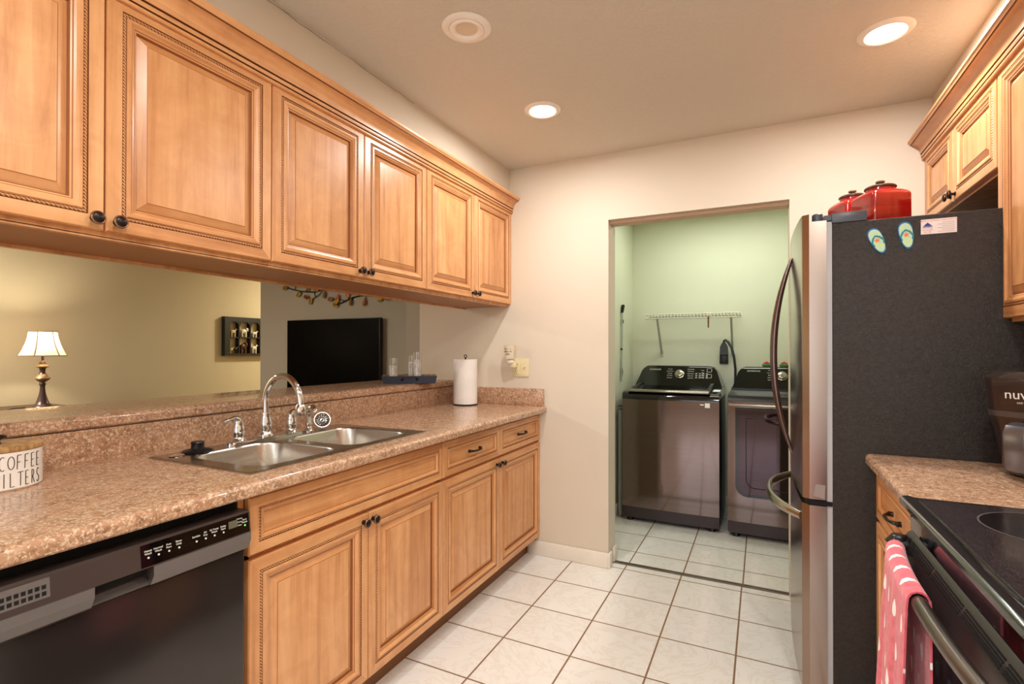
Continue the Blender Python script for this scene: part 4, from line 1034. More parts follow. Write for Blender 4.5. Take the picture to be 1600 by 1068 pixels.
# ------------------------------------------------------------------ washer and dryer
def machine(name, label, cat, x0, x1, yf, glassdoor):
    cx = (x0 + x1) / 2
    t = thing(name, label, cat, (cx, yf + 0.34, 0.0))
    mb = MB(); mb.box(x0, x1, yf + 0.014, 1.515, 0.03, 0.925, 0, 0.006, 2); build(mb, 'body', 'wbody', t)
    mb = MB()
    n = 12; F = []; 
    poly = [(x0 + (x1 - x0) * i / n, yf + 0.010 * ((2 * i / n - 1) ** 4)) for i in range(n + 1)] + [(x1, yf + 0.0145), (x0, yf + 0.0145)]
    mb.prism(poly, 2, 0.112, 0.908 if not glassdoor else 0.925); fp = build(mb, 'front_panel', 'blackstainless', t, smooth=25)
    mb = MB(); mb.prism([(x, y + 0.004) for x, y in poly[:-2]] + [(x1, yf + 0.10), (x0, yf + 0.10)], 2, 0.032, 0.111); build(mb, 'plinth', 'wbase', t, smooth=25)
    for (x, y) in ((x0 + 0.05, yf + 0.06), (x1 - 0.05, yf + 0.06), (x0 + 0.05, 1.46), (x1 - 0.05, 1.46)):
        mb = MB(); mb.cyl((x, y, 0.0), (x, y, 0.034), 0.026, 0.020, 14); build(mb, 'foot', 'blackplastic', t)
    # control console leaning back
    zb, zt = 0.985, 1.138
    mb = MB()
    # outline of the front face in (x, z), rounded upper corners, leaning back from y=1.275 to 1.365
    out = []
    w0, w1 = x0 + 0.008, x1 - 0.008; u0, u1 = x0 + 0.060, x1 - 0.060; r = 0.045
    def ly(z): return 1.275 + (z - zb) * 0.60
    out += [(w0, zb), (w1, zb)]
    sl = (u1 - w1) / (zt - zb)
    for i in range(9):
        a = i / 8
        p0 = Vector((u1 - sl * r, zt - r)); p1 = Vector((u1, zt)); p2 = Vector((u1 - r, zt))
        q = (1 - a) ** 2 * p0 + 2 * a * (1 - a) * p1 + a * a * p2; out.append((q.x, q.y))
    for i in range(9):
        a = i / 8
        p0 = Vector((u0 + r, zt)); p1 = Vector((u0, zt)); p2 = Vector((u0 + sl * r, zt - r))
        q = (1 - a) ** 2 * p0 + 2 * a * (1 - a) * p1 + a * a * p2; out.append((q.x, q.y))
    A = [mb.v((x, ly(z), z)) for x, z in out]; B = [mb.v((x + (cx - x) * 0.02, ly(z) + 0.008, z + 0.006 if z > zb + 0.01 else z)) for x, z in out]; Cc = [mb.v((x, 1.505, z)) for x, z in out]
    mb.face(A); mb.loft([A, B, Cc], 0, cap=False); mb.face(Cc)
    con = build(mb, 'control_console', 'gloss', t, smooth=30)
    nrm = Vector((0, -1, 0.60)).normalized(); vdir = Vector((0, 0.60, 1)).normalized()
    def cT(x, z): return basis(Vector((x, ly(z), z)) + nrm * 0.0006, (1, 0, 0), vdir, nrm)
    text('SAMSUNG', 0.018, 'legend', 'brand_lettering', con, cT(x0 + 0.155, 1.112), spx=1.15)
    dx = x0 + 0.348 if not glassdoor else x0 + 0.345
    mb = MB(cT(dx, 1.078)); mb.lathe([(0, 0), (0.036, 0), (0.036, 0.004), (0.031, 0.006), (0.030, 0.022), (0.026, 0.025), (0.008, 0.026), (0, 0.026)], 32); mb.box(-0.004, 0.004, 0.004, 0.027, 0.0255, 0.028); build(mb, 'dial_knob', 'silver', con)
    for k in range(5):
        z = 1.117 - 0.017 * k
        text(['Normal', 'Heavy Duty', 'Bedding', 'Self Clean', 'Delicates'][k], 0.0105, 'legend', 'cycle_legend', con, cT(dx - 0.075, z))
        text(['Quick Wash', 'Perm Press', 'Deep Wash', 'Rinse Spin', 'Spin Only'][k] if not glassdoor else ['Time Dry', 'Air Fluff', 'Quick Dry', 'Sanitize', 'Eco'][k], 0.0105, 'legend', 'cycle_legend', con, cT(dx + 0.085, z))
    mb = MB(cT(dx + 0.165, 1.068))
    for i in range(4):
        for j in range(3): mb.box(-0.045 + i * 0.026, -0.030 + i * 0.026, -0.022 + j * 0.018, -0.012 + j * 0.018, 0, 0.0005)
    build(mb, 'indicator_lights', 'cardgray', con)
    for k in range(4): text(['Temp', 'Soil', 'Spin', 'Signal'][k], 0.010, 'legend', 'option_legend', con, cT(x1 - 0.155, 1.110 - 0.018 * k))
    mb = MB(cT(x1 - 0.105, 1.108))
    for (dy, s) in ((0.004, 1), (-0.048, 1)):
        mb.tube([(px, py + dy, 0.0003) for px, py in rrect(0.017, 0.016, 0.005, 3)], 0.0014, 6, closed=True)
    build(mb, 'start_buttons', 'legend', con)
    # top deck
    mb = MB()
    if not glassdoor:
        P = [(yf + 0.004, 0.909), (yf + 0.006, 0.938), (yf + 0.020, 0.953), (yf + 0.06, 0.962), (1.30, 0.985), (1.51, 0.985), (1.51, 0.925), (yf + 0.02, 0.909)]
        mb.prism(P, 0, x0 + 0.001, x1 - 0.001, 0)
        build(mb, 'top_deck', 'gloss', t, smooth=40)
        mb = MB(); mb.grid(lambda a, b: (x0 + 0.075 + a * (x1 - x0 - 0.165), yf + 0.075 + b * 0.335, 0.9675 + b * 0.0215), 1, 6)
        bmesh.ops.solidify(mb.bm, geom=list(mb.bm.faces), thickness=-0.006); ld = build(mb, 'lid', 'wglass', t)
        mb = MB(); mb.box(x0 + 0.038, x1 - 0.062, yf - 0.004, yf + 0.075, 0.962, 0.982, 0, 0.009, 3); build(mb, 'lid_handle', 'silver', ld)
        mb = MB(); mb.prism([(yf + 0.06, 0.976), (yf + 0.075, 0.985), (1.285, 1.012), (1.285, 0.984)], 0, x0 + 0.052, x0 + 0.074); mb.prism([(yf + 0.06, 0.976), (yf + 0.075, 0.985), (1.285, 1.012), (1.285, 0.984)], 0, x1 - 0.088, x1 - 0.066); build(mb, 'lid_frame', 'blackplastic', ld)
        mb = MB(); mb.box(x1 - 0.092, x1 - 0.060, yf - 0.0008, yf + 0.0035, 0.868, 0.900); mb.box(x1 - 0.125, x1 - 0.100, yf - 0.0008, yf + 0.003, 0.884, 0.892); stk = build(mb, 'rating_sticker', 'white', fp)
    else:
        P = [(yf + 0.001, 0.926), (yf + 0.002, 0.944), (yf + 0.014, 0.962), (yf + 0.05, 0.968), (1.275, 0.972), (1.275, 0.985), (1.51, 0.985), (1.51, 0.926)]
        mb.prism(P, 0, x0 + 0.001, x1 - 0.001, 0); build(mb, 'top_deck', 'wbody', t, smooth=40)
        # door: dark frame, smoked window with rounded lower corners
        def shape(a0, a1, b0, b1, r, k=6):
            pts = [(a0, b1), (a0, b0 + r)]
            pts = [(a1, b1), (a0, b1)]
            pts += [(a0 + r - r * math.cos(PI / 2 * i / k), b0 + r - r * math.sin(PI / 2 * i / k)) for i in range(k + 1)]
            pts += [(a1 - r + r * math.sin(PI / 2 * i / k), b0 + r - r * math.cos(PI / 2 * i / k)) for i in range(k + 1)]
            return pts
        mb = MB(); mb.prism(shape(x0 + 0.048, x1 - 0.048, 0.286, 0.886, 0.075), 1, yf - 0.008, yf + 0.008); dr = build(mb, 'door', 'gloss', t)
        mb = MB(); mb.prism(shape(x0 + 0.068, x1 - 0.068, 0.306, 0.872, 0.062), 1, yf - 0.014, yf - 0.0078); build(mb, 'door_glass', 'dglass', dr)
        mb = MB(); mb.tube([(x, yf - 0.0145, z) for x, z in shape(x0 + 0.115, x1 - 0.115, 0.350, 0.815, 0.055)], 0.003, 6, closed=True); build(mb, 'window_outline', 'gloss', dr)
        mb = MB(); mb.box(x0 + 0.004, x1 - 0.004, yf - 0.003, yf + 0.004, 0.893, 0.908, 0, 0.003, 2); build(mb, 'trim_bar', 'silver', t)
    return t
machine('washing_machine', 'dark top loading washing machine at the left of the laundry closet', 'washing machine', 0.088, 0.764, 0.858, False)
machine('clothes_dryer', 'dark front loading dryer with smoked door, right of the washing machine', 'dryer', 0.819, 1.494, 0.842, True)
# small flower ornaments behind the dryer console
for (x, lab) in ((1.063, 'small red flower ornament on top of the dryer console, left one'), (1.181, 'small red flower ornament on top of the dryer console, right one by the refrigerator handle')):
    c = Vector((x, 1.44, 1.1385)); t = thing('flower_ornament', lab, 'ornament', tuple(c), 'flower ornaments on the dryer')
    mb = MB(); mb.lathe([(0, 0), (0.024, 0), (0.030, 0.010), (0.026, 0.022), (0, 0.024)], 20, 0, c)
    for i in range(7):
        a = 2 * PI * i / 7; mb.blob(c + Vector((0.022 * math.cos(a), 0.022 * math.sin(a), 0.020)), 0.013, 0.013, 0.007, nu=8, nv=5)
    build(mb, 'leaf_cup', 'leafgreen', t)
    mb = MB(); 
    for i in range(6):
        a = 2 * PI * i / 6; mb.blob(c + Vector((0.013 * math.cos(a), 0.013 * math.sin(a), 0.034)), 0.010, 0.010, 0.006, nu=8, nv=5)
    mb.blob(c + Vector((0, 0, 0.040)), 0.009, 0.009, 0.008, nu=10, nv=6); build(mb, 'blossom', 'petal', t)

# wire shelf on the laundry back wall
t = thing('wire_shelf', 'white wire shelf on the laundry back wall above the washing machine', 'shelf', (0.5, 1.42, 1.55))
mb = MB(); SY = 1.31
for (y, z, r) in ((SY, 1.559, 0.0045), (SY, 1.526, 0.0045), (SY + 0.11, 1.553, 0.004), (1.532, 1.555, 0.0045)): mb.cyl((0.165, y, z), (0.880, y, z), r, n=8)
for i in range(29):
    x = 0.172 + i * 0.0251
    mb.tube([(x, 1.534, 1.560), (x, SY + 0.002, 1.562), (x, SY - 0.003, 1.557), (x, SY - 0.003, 1.526)], 0.0030, 6)
build(mb, 'wire_deck', 'wire', t)
for x in (0.262, 0.818):
    mb = MB(); mb.prism([(SY + 0.005, 1.526), (SY + 0.020, 1.526), (1.5395, 1.262), (1.5395, 1.240), (1.532, 1.240)], 0, x - 0.008, x + 0.008)
    mb.box(x - 0.012, x + 0.012, 1.533, 1.5395, 1.215, 1.265); build(mb, 'bracket', 'bracket', t)
mb = MB()
for s in (-1, 1): mb.prism([(SY - 0.012 + s * 0.004, 1.446), (SY - 0.012 + s * 0.001, 1.446), (SY - 0.006 + s * 0.004, 1.534), (SY - 0.012 + s * 0.0075, 1.534)], 0, 0.651, 0.661)
mb.box(0.6505, 0.6615, SY - 0.020, SY - 0.004, 1.488, 1.494)
tag(build(mb, 'clothespin', 'clip', loc=(0.656, SY, 1.49)), 'brown wooden clothespin clipped to the front of the wire shelf', 'clothespin')
# dryer outlet and cord
t = thing('dryer_outlet', 'dark plug in a wall outlet with gray cord, between washer and dryer', 'outlet', (0.755, 1.5, 1.22))
mb = MB(); mb.box(0.722, 0.786, 1.510, 1.5395, 1.160, 1.268, 0, 0.006, 2); build(mb, 'outlet_box', 'blackplastic', t)
mb = MB(); mb.prism([(0.735 + p[0], 1.235 + p[1]) for p in ((-0.008, 0), (0.050, 0), (0.050, 0.06), (0.034, 0.095), (0.008, 0.095), (-0.008, 0.06))], 1, 1.470, 1.511); pl = build(mb, 'plug', 'cord', t)
mb = MB(); mb.tube([(0.756, 1.488, 1.32), (0.757, 1.485, 1.345), (0.768, 1.470, 1.352), (0.790, 1.450, 1.335), (0.815, 1.448, 1.290), (0.832, 1.452, 1.220), (0.840, 1.50, 1.120), (0.838, 1.520, 1.00), (0.800, 1.528, 0.90)], 0.0095, 10); build(mb, 'power_cord', 'cord', pl, smooth=60)
# grabber hanging on the left wall, added panel for the wall shading beside the washer
t = thing('reaching_tool', 'slim gray pole with black head hanging on the left laundry wall', 'grabber', (0.03, 1.10, 1.3))
mb = MB(); mb.cyl((0.029, 1.104, 1.575), (0.027, 1.082, 1.02), 0.0065, n=12); build(mb, 'pole', 'pole', t)
mb = MB(); mb.tube([(0.029, 1.104, 1.570), (0.030, 1.112, 1.60), (0.031, 1.126, 1.625), (0.030, 1.140, 1.630)], [0.011, 0.013, 0.014, 0.009], 10); mb.blob((0.030, 1.118, 1.50), 0.008, 0.012, 0.018); build(mb, 'grip_head', 'blackplastic', t)
mb = MB(); mb.cyl((0.0275, 1.092, 1.285), (0.0273, 1.090, 1.27), 0.0085, n=12); mb.tube([(0.027, 1.092, 1.13), (0.028, 1.104, 1.10), (0.027, 1.092, 1.06)], 0.007, 8); mb.cyl((0.016, 1.098, 1.57), (0.026, 1.103, 1.57), 0.004, n=8); build(mb, 'trigger', 'blackplastic', t)
t = thing('wall_shade_panel', 'gray panel standing in for wall shading between the washing machine and the laundry wall', 'board', (0.055, 1.15, 0.0))
mb = MB(); mb.box(0.036, 0.072, 0.935, 1.48, 0.0, 0.815, 0, 0.010, 3); build(mb, 'panel', 'board', t)  # gray sheet put in for shading on the wall in the gap
mb = MB(); mb.prism([(0.930, 0.838), (0.935, 0.845), (1.485, 0.815), (1.48, 0.808)], 0, 0.034, 0.074); build(mb, 'top_dark_line', 'blackplastic', t)  # dark line along the top of the shading panel

# ------------------------------------------------------------------ refrigerator
FY0, FY1 = -0.837, -0.022; FZ = 1.715
t = thing('refrigerator', 'large stainless french door refrigerator with dark textured side panel', 'refrigerator', (1.6, -0.43, 0.0))
mb = MB(); mb.box(1.250, 1.975, FY0, FY1, 0.02, FZ, 0, 0.004, 2); build(mb, 'cabinet', 'fside', t)
mb = MB(); mb.box(1.2335, 1.250, FY0 + 0.004, FY1 - 0.004, 0.06, 1.722); build(mb, 'door_gasket', 'gasket', t)
for (x, y) in ((1.30, FY0 + 0.05), (1.30, FY1 - 0.05), (1.93, FY0 + 0.05), (1.93, FY1 - 0.05)):
    mb = MB(); mb.cyl((x, y, 0), (x, y, 0.022), 0.02, n=12); build(mb, 'leveling_foot', 'blackplastic', t)
mb = MB(); mb.box(1.22, 1.25, FY0 + 0.01, FY1 - 0.01, 0.012, 0.055); build(mb, 'base_grille', 'blackplastic', t)
def front_curve(a, b):
    """plan outline of the bowed fridge front between y=a and y=b"""
    pts = []
    for i in range(29):
        y = a + (b - a) * i / 28
        d = min(y - FY0, FY1 - y)
        x = 1.1445 + 0.016 * ((y + 0.4295) / 0.4075) ** 2
        if d < 0.020: x += 0.020 * (1 - math.sqrt(max(0, 1 - (1 - d / 0.020) ** 2)))
        pts.append((x, y))
    return pts
YM_ = -0.4295
def panel(mb, a, b, z0, z1, xb):
    pts = front_curve(a, b)
    # extra samples near the rounded outer corner
    mb.prism(pts + [(xb, b), (xb, a)], 2, z0, z1)
for (a, b, hy, lab) in ((FY0, YM_ - 0.002, YM_ - 0.045, 'near refrigerator door'), (YM_ + 0.002, FY1, YM_ + 0.045, 'far refrigerator door')):
    mb = MB(); panel(mb, a, b, 0.748, 1.727, 1.2335); d = build(mb, 'door', 'fridge', t, smooth=25, label=lab)
    mb = MB(); panel(mb, a, b, 1.7272, 1.754, 1.185); build(mb, 'door_cap', 'fridge', d, smooth=25)
    mb = MB(); P = []
    for i in range(25):
        s_ = -1 + 2 * i / 24
        P.append((1.1440 - 0.069 * (1 - abs(s_) ** 2.1), hy, 1.252 + s_ * 0.408))
    rs = [0.006 + 0.0075 * (1 - abs(-1 + 2 * i / 24) ** 3) for i in range(25)]
    mb.tube(P, rs, 12); build(mb, 'door_handle', 'fridgehandle', d, smooth=60)
    y = a + 0.06 if a == FY0 else b - 0.06
    mb = MB(); mb.lathe([(0, 0), (0.017, 0), (0.017, 0.026), (0.014, 0.029), (0, 0.029)], 20, 0, (1.208, y - (0.035 if a == FY0 else -0.035), 1.7272)); build(mb, 'hinge_pin', 'hinge', d)
    mb = MB(); ya_, yb_ = (FY0 - 0.001, FY0 + 0.085) if a == FY0 else (FY1 - 0.085, FY1 + 0.001)
    mb.box(1.249, 1.352, ya_, yb_, FZ + 0.0002, 1.750, 0, 0.003, 2); mb.box(1.226, 1.249, ya_ + 0.01, yb_ - 0.01, 1.7275, 1.746); build(mb, 'hinge_cover', 'hinge', t)
mb = MB(); panel(mb, FY0, FY1, 0.058, 0.726, 1.2335); fz = build(mb, 'freezer_drawer', 'fridge', t, smooth=25)
mb = MB(); P = []
for i in range(25):
    s_ = -1 + 2 * i / 24
    P.append((1.146 + 0.012 * s_ * s_ - 0.088 * (1 - abs(s_) ** 2.4), YM_ + s_ * 0.345, 0.668))
mb.tube(P, [0.010 + 0.004 * (1 - abs(-1 + 2 * i / 24) ** 3) for i in range(25)], 12, flat=1.5, upv=(0, 0, 1)); build(mb, 'drawer_handle', 'fridgesteel', fz, smooth=60)
mb = MB(); mb.box(1.17, 1.2335, FY0 + 0.006, FY1 - 0.006, 0.727, 0.747); mb.box(1.185, 1.249, FY0 - 0.002, FY0 + 0.05, 0.729, 0.744); build(mb, 'hinge_gap', 'void', t)
mb = MB(); mb.prism([(1.192, 0.760), (1.226, 0.752), (1.228, 0.800), (1.198, 0.802)], 1, FY0 - 0.0008, FY0 - 0.0002); build(mb, 'tape_patch', 'tape', t)

# magnets on the fridge side
def flipflop(cx, cz, ang, lab, name='flip_flop_magnet'):
    T = basis((cx, FY0 - 0.0003, cz), (math.cos(ang), 0, math.sin(ang)), (-math.sin(ang), 0, math.cos(ang)), (0, -1, 0))
    t = thing(name, lab, 'magnet', (cx, FY0, cz), 'flip-flop magnets on the refrigerator')
    def sole(k, n=40):
        out = []
        for i in range(n):
            a = 2 * PI * i / n; y = 0.046 * math.sin(a) * k
            w = 0.0215 + 0.0045 * math.sin(a) - 0.002 * math.cos(2 * a)
            out.append((w * math.cos(a) * k, y))
        return out
    mb = MB(T); mb.prism(sole(1.0), 2, 0.0, 0.004); build(mb, 'outsole', 'ffblue', t)
    mb = MB(T); mb.prism(sole(0.88), 2, 0.0041, 0.0052); so = build(mb, 'footbed', 'ffsole', t)
    mb = MB(T)
    for s in (-1, 1): mb.tube([(0.000, 0.018, 0.008), (s * 0.010, 0.010, 0.0085), (s * 0.017, -0.004, 0.007), (s * 0.0135, -0.016, 0.005)], [0.0018, 0.0022, 0.0024, 0.002], 8)
    build(mb, 'strap', 'ffteal', t)
    mb = MB(T)
    star = []
    for i in range(10):
        a = PI / 2 + i * PI / 5; r = 0.0095 if i % 2 == 0 else 0.0038
        star.append((r * math.cos(a), 0.001 + r * math.sin(a)))
    mb.prism(star, 2, 0.0052, 0.0062); build(mb, 'starfish', 'star', so)
flipflop(1.379, 1.641, R(22), 'blue flip-flop magnet on the refrigerator side, the left and more tilted one')
flipflop(1.458, 1.652, R(9), 'blue flip-flop magnet on the refrigerator side, the right one beside the card')
t = thing('business_card_magnet', 'white management company card magnet on the refrigerator side', 'magnet', (1.543, FY0, 1.674))
T = basis((1.543, FY0 - 0.0002, 1.6745), (1, 0, 0), (0, 0, 1), (0, -1, 0))
mb = MB(T); mb.box(-0.046, 0.046, -0.024, 0.024, 0, 0.0012); cd = build(mb, 'card', 'card', t)
text('AMERI-TECH COMMUNITY MANAGEMENT, INC.', 0.0048, 'cardred', 'heading', cd, T @ Matrix.Translation((0.0, 0.0185, 0.0013)), 0.0001)
mb = MB(T)
mb.prism([(-0.041, -0.002), (-0.016, -0.002), (-0.0165, 0.002), (-0.0285, 0.0135), (-0.0405, 0.002)], 2, 0.0012, 0.0015); build(mb, 'roof_emblem', 'cardblue', cd)
text('Ameri-Tech', 0.0050, 'card', 'emblem_name', cd, T @ Matrix.Translation((-0.0285, 0.0012, 0.0018)), 0.0001)
text('COMMUNITY MANAGEMENT', 0.0021, 'ink', 'emblem_line', cd, T @ Matrix.Translation((-0.0285, -0.0058, 0.0014)), 0.0001)
for k, s in enumerate(('727-726-8000', 'EXT. 500')): text(s, 0.0048, 'cardred', 'phone_line', cd, T @ Matrix.Translation((-0.0285, -0.0115 - 0.0062 * k, 0.0014)), 0.0001)
mb = MB(T)
for k in range(6): mb.box(0.008 - 0.010 * (k % 2), 0.040, 0.0105 - 0.0058 * k, 0.0117 - 0.0058 * k, 0.0012, 0.0014)
build(mb, 'fine_print', 'cardgray', cd)

# red canisters on top of the refrigerator
def red_can(cx, cy, a, h, ang, lab):
    c = Vector((cx, cy, FZ + 0.0004)); t = thing('red_canister', lab, 'canister', tuple(c), 'red canisters on the refrigerator')
    T = Matrix.Translation(c) @ Matrix.Rotation(ang, 4, 'Z')
    mb = MB(T); hx = a / 2; rings = []
    hb = h * 0.70
    for (s_, z, r) in ((0.96, 0, 0.010), (1.0, 0.004, 0.010), (1.0, hb, 0.010), (0.995, hb + h * 0.03, 0.011), (0.975, hb + h * 0.055, 0.013), (0.93, hb + h * 0.082, 0.018), (0.84, hb + h * 0.115, 0.028), (0.74, hb + h * 0.140, 0.036)):
        rings.append([mb.v((x, y, z)) for x, y in rrect(hx * s_, hx * s_, r, 5)])
    rr = hx * 0.66
    for z in (hb + h * 0.155, hb + h * 0.195): rings.append([mb.v((rr * math.cos(R(45 * 0 + 360 * i / 24)), rr * math.sin(R(360 * i / 24)), z)) for i in range(24)])
    mb.loft(rings); build(mb, 'jar', 'red', t, smooth=40)
    mb = MB(T); z0 = hb + h * 0.196
    mb.lathe([(0, z0), (rr * 1.04, z0), (rr * 1.12, z0 + 0.003), (rr * 1.12, z0 + 0.007), (rr * 1.0, z0 + 0.011), (rr * 0.45, z0 + 0.018), (0, z0 + 0.019)], 36); ld = build(mb, 'lid', 'lidbrown', t)
    mb = MB(T); mb.lathe([(0, z0 + 0.0185), (0.010, z0 + 0.0185), (0.008, z0 + 0.023), (0.015, z0 + 0.026), (0.014, z0 + 0.031), (0, z0 + 0.032)], 18); build(mb, 'lid_knob', 'knobgold', ld)
red_can(1.425, -0.625, 0.136, 0.170, R(25), 'larger red ceramic canister on the refrigerator, in front and to the right')
red_can(1.362, -0.450, 0.130, 0.195, R(25), 'red ceramic canister on the refrigerator, half hidden behind the front one')

# ------------------------------------------------------------------ range
RY0, RY1 = -2.205, -1.444
t = thing('kitchen_range', 'black smooth top electric range at the right edge of the picture', 'stove', (1.67, -1.825, 0.0))
mb = MB(); mb.box(1.352, 2.0, RY0, RY1, 0.0, 0.905); build(mb, 'body', 'rangeblack', t)
mb = MB()
mb.prism([(2.0, 0.9055), (1.340, 0.9055), (1.325, 0.910), (1.318, 0.918), (1.318, 0.928), (1.324, 0.934), (1.334, 0.936), (1.346, 0.9325), (2.0, 0.9325)], 1, RY0, RY1, 0); top = build(mb, 'cooktop_frame', 'rangeblack', t, smooth=40)
mb = MB(); mb.box(1.350, 1.94, RY0 + 0.02, RY1 - 0.020, 0.9326, 0.9345); gl = build(mb, 'glass_surface', 'cook', top)
for (x, y, r) in ((1.53, -1.610, 0.115), (1.80, -1.625, 0.078), (1.52, -2.03, 0.078), (1.80, -2.03, 0.100)):
    mb = MB(); mb.lathe([(0, 0), (r, 0), (r, 0.0004), (0, 0.0004)], 48, 0, (x, y, 0.9346)); bz = build(mb, 'burner_zone', 'burner', gl)
    mb = MB(); mb.lathe([(r - 0.002, 0.0005), (r + 0.0015, 0.0005), (r + 0.0015, 0.0001), (r - 0.002, 0.0001)], 64, 0, (x, y, 0.9347)); build(mb, 'burner_ring', 'ringmark', bz)
mb = MB(); mb.box(1.94, 2.0, RY0, RY1, 0.933, 1.10, 0, 0.01, 2); build(mb, 'control_panel', 'gloss', t)
for i in range(4):
    y = RY0 + 0.10 + i * 0.18
    mb = MB(basis((1.94, y, 1.04), (0, 1, 0), (0, 0, 1), (-1, 0, 0))); mb.lathe([(0, 0), (0.024, 0), (0.020, 0.022), (0, 0.024)], 20); build(mb, 'burner_knob', 'blackplastic', t)
mb = MB(); mb.box(1.338, 1.353, RY0 + 0.004, RY1 - 0.004, 0.862, 0.904); build(mb, 'front_fascia', 'gloss', t)
mb = MB()
mb.prism([(1.352, 0.200), (1.324, 0.200), (1.318, 0.208), (1.318, 0.812), (1.322, 0.832), (1.332, 0.852), (1.340, 0.858), (1.352, 0.858)], 1, RY0 + 0.004, RY1 - 0.004, 0); od = build(mb, 'oven_door', 'rangegray', t, smooth=30)
mb = MB()
sl_u = Vector((0.010, 0, 0.020)).normalized()
for k in range(4):
    c0 = Vector((1.3215, 0, 0.8325)) + sl_u * (0.002 + 0.0052 * k)
    y = RY0 + 0.06
    while y < RY1 - 0.17:
        mb.box(c0.x - 0.0012, c0.x + 0.002, y, y + 0.150, c0.z - 0.0012, c0.z + 0.0012); y += 0.162
build(mb, 'vent_slots', 'void', od)
mb = MB(); mb.box(1.3170, 1.3185, RY0 + 0.05, RY1 - 0.05, 0.28, 0.76); build(mb, 'oven_window', 'gloss', od)
mb = MB(); mb.box(1.320, 1.352, RY0 + 0.004, RY1 - 0.004, 0.03, 0.192, 0, 0.006, 2); build(mb, 'storage_drawer', 'rangeblack', t)
def hx(y):
    s_ = (y - (RY0 + RY1) / 2) / ((RY1 - RY0) / 2 - 0.025)
    return 1.306 - 0.031 * (1 - min(1, abs(s_)) ** 2.6)
mb = MB()
P = [(hx(y), y, 0.832) for y in [RY1 - 0.028 - i * (RY1 - RY0 - 0.056) / 28 for i in range(29)]]
P = [(1.322, P[0][1] + 0.008, 0.832)] + P + [(1.322, P[-1][1] - 0.008, 0.832)]
mb.tube(P, 0.0125, 14, flat=1.15, upv=(0, 0, 1)); hd = build(mb, 'oven_handle', 'handlegray', od, smooth=60)
for y in (RY1 - 0.034, RY0 + 0.034):
    mb = MB(); mb.tube([(1.324, y, 0.832), (1.300, y, 0.834), (1.296, y - 0.0, 0.828)], [0.021, 0.019, 0.015], 14); mb.box(1.298, 1.322, y - 0.018, y + 0.018, 0.812, 0.852, 0, 0.006, 2); build(mb, 'handle_mount', 'blackplastic', hd)

# towel over the oven handle
TY0, TY1 = -1.800, -1.520
def tow(a, b):
    """a along the handle, b from the lower front hem over the bar to the lower back hem"""
    y = TY0 + (TY1 - TY0) * a
    r = 0.0165; x0 = hx(y)
    fold = 0.010 * math.sin(a * 14.0) + 0.005 * math.sin(a * 29 + 1)
    lf, lb = 0.50, 0.36; arc_ = PI * r; L = lf + arc_ + lb; s_ = b * L
    if s_ < lf:
        k = (lf - s_) / lf
        x = x0 - r - abs(fold) * 1.2 * k ** 0.6 - 0.012 * k; z = 0.832 - (lf - s_); y += (0.5 - a) * -0.02 * k
    elif s_ < lf + arc_:
        th = (s_ - lf) / r; x = x0 - r * math.cos(th); z = 0.832 + r * 1.12 * math.sin(th)
    else:
        k = (s_ - lf - arc_) / lb
        x = min(x0 + r + 0.3 * abs(fold) * k, 1.309); z = 0.832 - (s_ - lf - arc_)
    return (x, y, z)
t = thing('dish_towel', 'pink towel with white drops hanging over the oven handle', 'towel', (1.27, -1.66, 0.6))
mb = MB(); mb.grid(tow, 48, 110)
uvl = mb.bm.loops.layers.uv.new('cloth')
nv_ = 110; mb.bm.verts.index_update()
for f in mb.bm.faces:
    for l in f.loops:
        i = l.vert.index
        l[uvl].uv = ((i // (nv_ + 1)) / 48 * (TY1 - TY0) / 0.30, (i % (nv_ + 1)) / nv_ * 0.912 / 0.912)
tw = build(mb, 'cloth', 'towel', t, smooth=80)
sol = tw.modifiers.new('thickness', 'SOLIDIFY'); sol.thickness = 0.0035; sol.offset = 0.0

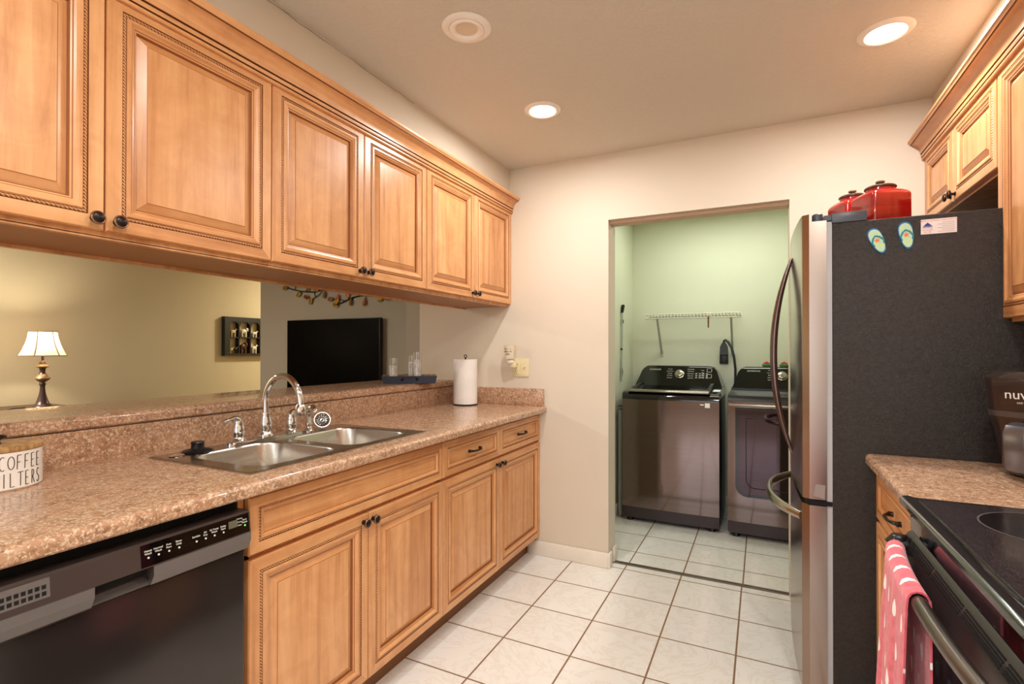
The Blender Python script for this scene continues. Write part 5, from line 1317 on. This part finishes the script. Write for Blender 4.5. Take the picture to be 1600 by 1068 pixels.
# ------------------------------------------------------------------ air fryer
fn = Vector((-0.731, -0.682, 0)).normalized(); fu = Vector((-fn.y, fn.x, 0)); fc = Vector((1.755, -1.02, CT1 + 0.0004))
T = basis(fc, fu, fn * -1, (0, 0, 1))      # local x to the right, local -y towards the viewer
t = thing('air_fryer', 'dark brown air fryer with gray handle on the short right counter', 'air fryer', tuple(fc))
def fr(mb, h, z, r): return [mb.v((x, y, z)) for x, y in rrect(h, h, r, 6)]
mb = MB(T); mb.loft([fr(mb, 0.088, 0.004, 0.05), fr(mb, 0.094, 0.010, 0.05), fr(mb, 0.106, 0.100, 0.055), fr(mb, 0.1170, 0.165, 0.058)]); bk = build(mb, 'basket', 'fryer', t, smooth=40)
for (x, y) in ((-0.05, -0.05), (0.05, -0.05), (-0.05, 0.05), (0.05, 0.05)):
    mb = MB(T); mb.cyl((x, y, 0), (x, y, 0.005), 0.012, n=10); build(mb, 'rubber_foot', 'blackplastic', t)
mb = MB(T); mb.loft([fr(mb, 0.1180, 0.1655, 0.058), fr(mb, 0.1200, 0.182, 0.058)]); build(mb, 'band', 'fryerband', t, smooth=40)
mb = MB(T); mb.loft([fr(mb, 0.1195, 0.1825, 0.058), fr(mb, 0.125, 0.262, 0.06), fr(mb, 0.1255, 0.272, 0.06), fr(mb, 0.121, 0.278, 0.058), fr(mb, 0.108, 0.290, 0.055), fr(mb, 0.060, 0.297, 0.04)]); up_ = build(mb, 'upper_housing', 'fryer', t, smooth=25)
mb = MB(T); mb.box(-0.03, 0.03, -0.03, 0.03, 0.2965, 0.2985); build(mb, 'top_vent', 'void', up_)
Tt = T @ basis((0.0, -0.1228, 0.228), (1, 0, 0), (0, -0.075, 0.997), (0, -0.997, -0.075))
text('nuwave', 0.036, 'legend', 'brand_lettering', up_, Tt, 0.0006)
text('LIVE WELL FOR LESS', 0.0070, 'legend', 'brand_tagline', up_, Tt @ Matrix.Translation((0.004, -0.0215, 0)), 0.0004)
mb = MB(T)
P = [(0, -0.115, 0.146), (0, -0.150, 0.148), (0, -0.172, 0.143), (0, -0.180, 0.128), (0, -0.176, 0.08), (0, -0.168, 0.032)]
rings = []
for i, p in enumerate(P):
    d = Vector(P[min(i + 1, 5)]) - Vector(P[max(i - 1, 0)]); d.normalize(); nn = Vector((1, 0, 0)).cross(d)
    rings.append([mb.v(Vector(p) + Vector((1, 0, 0)) * x + nn * y) for x, y in rrect(0.026, 0.0095, 0.006, 4)])
mb.loft(rings); build(mb, 'basket_handle', 'fryerhandle', bk, smooth=40)
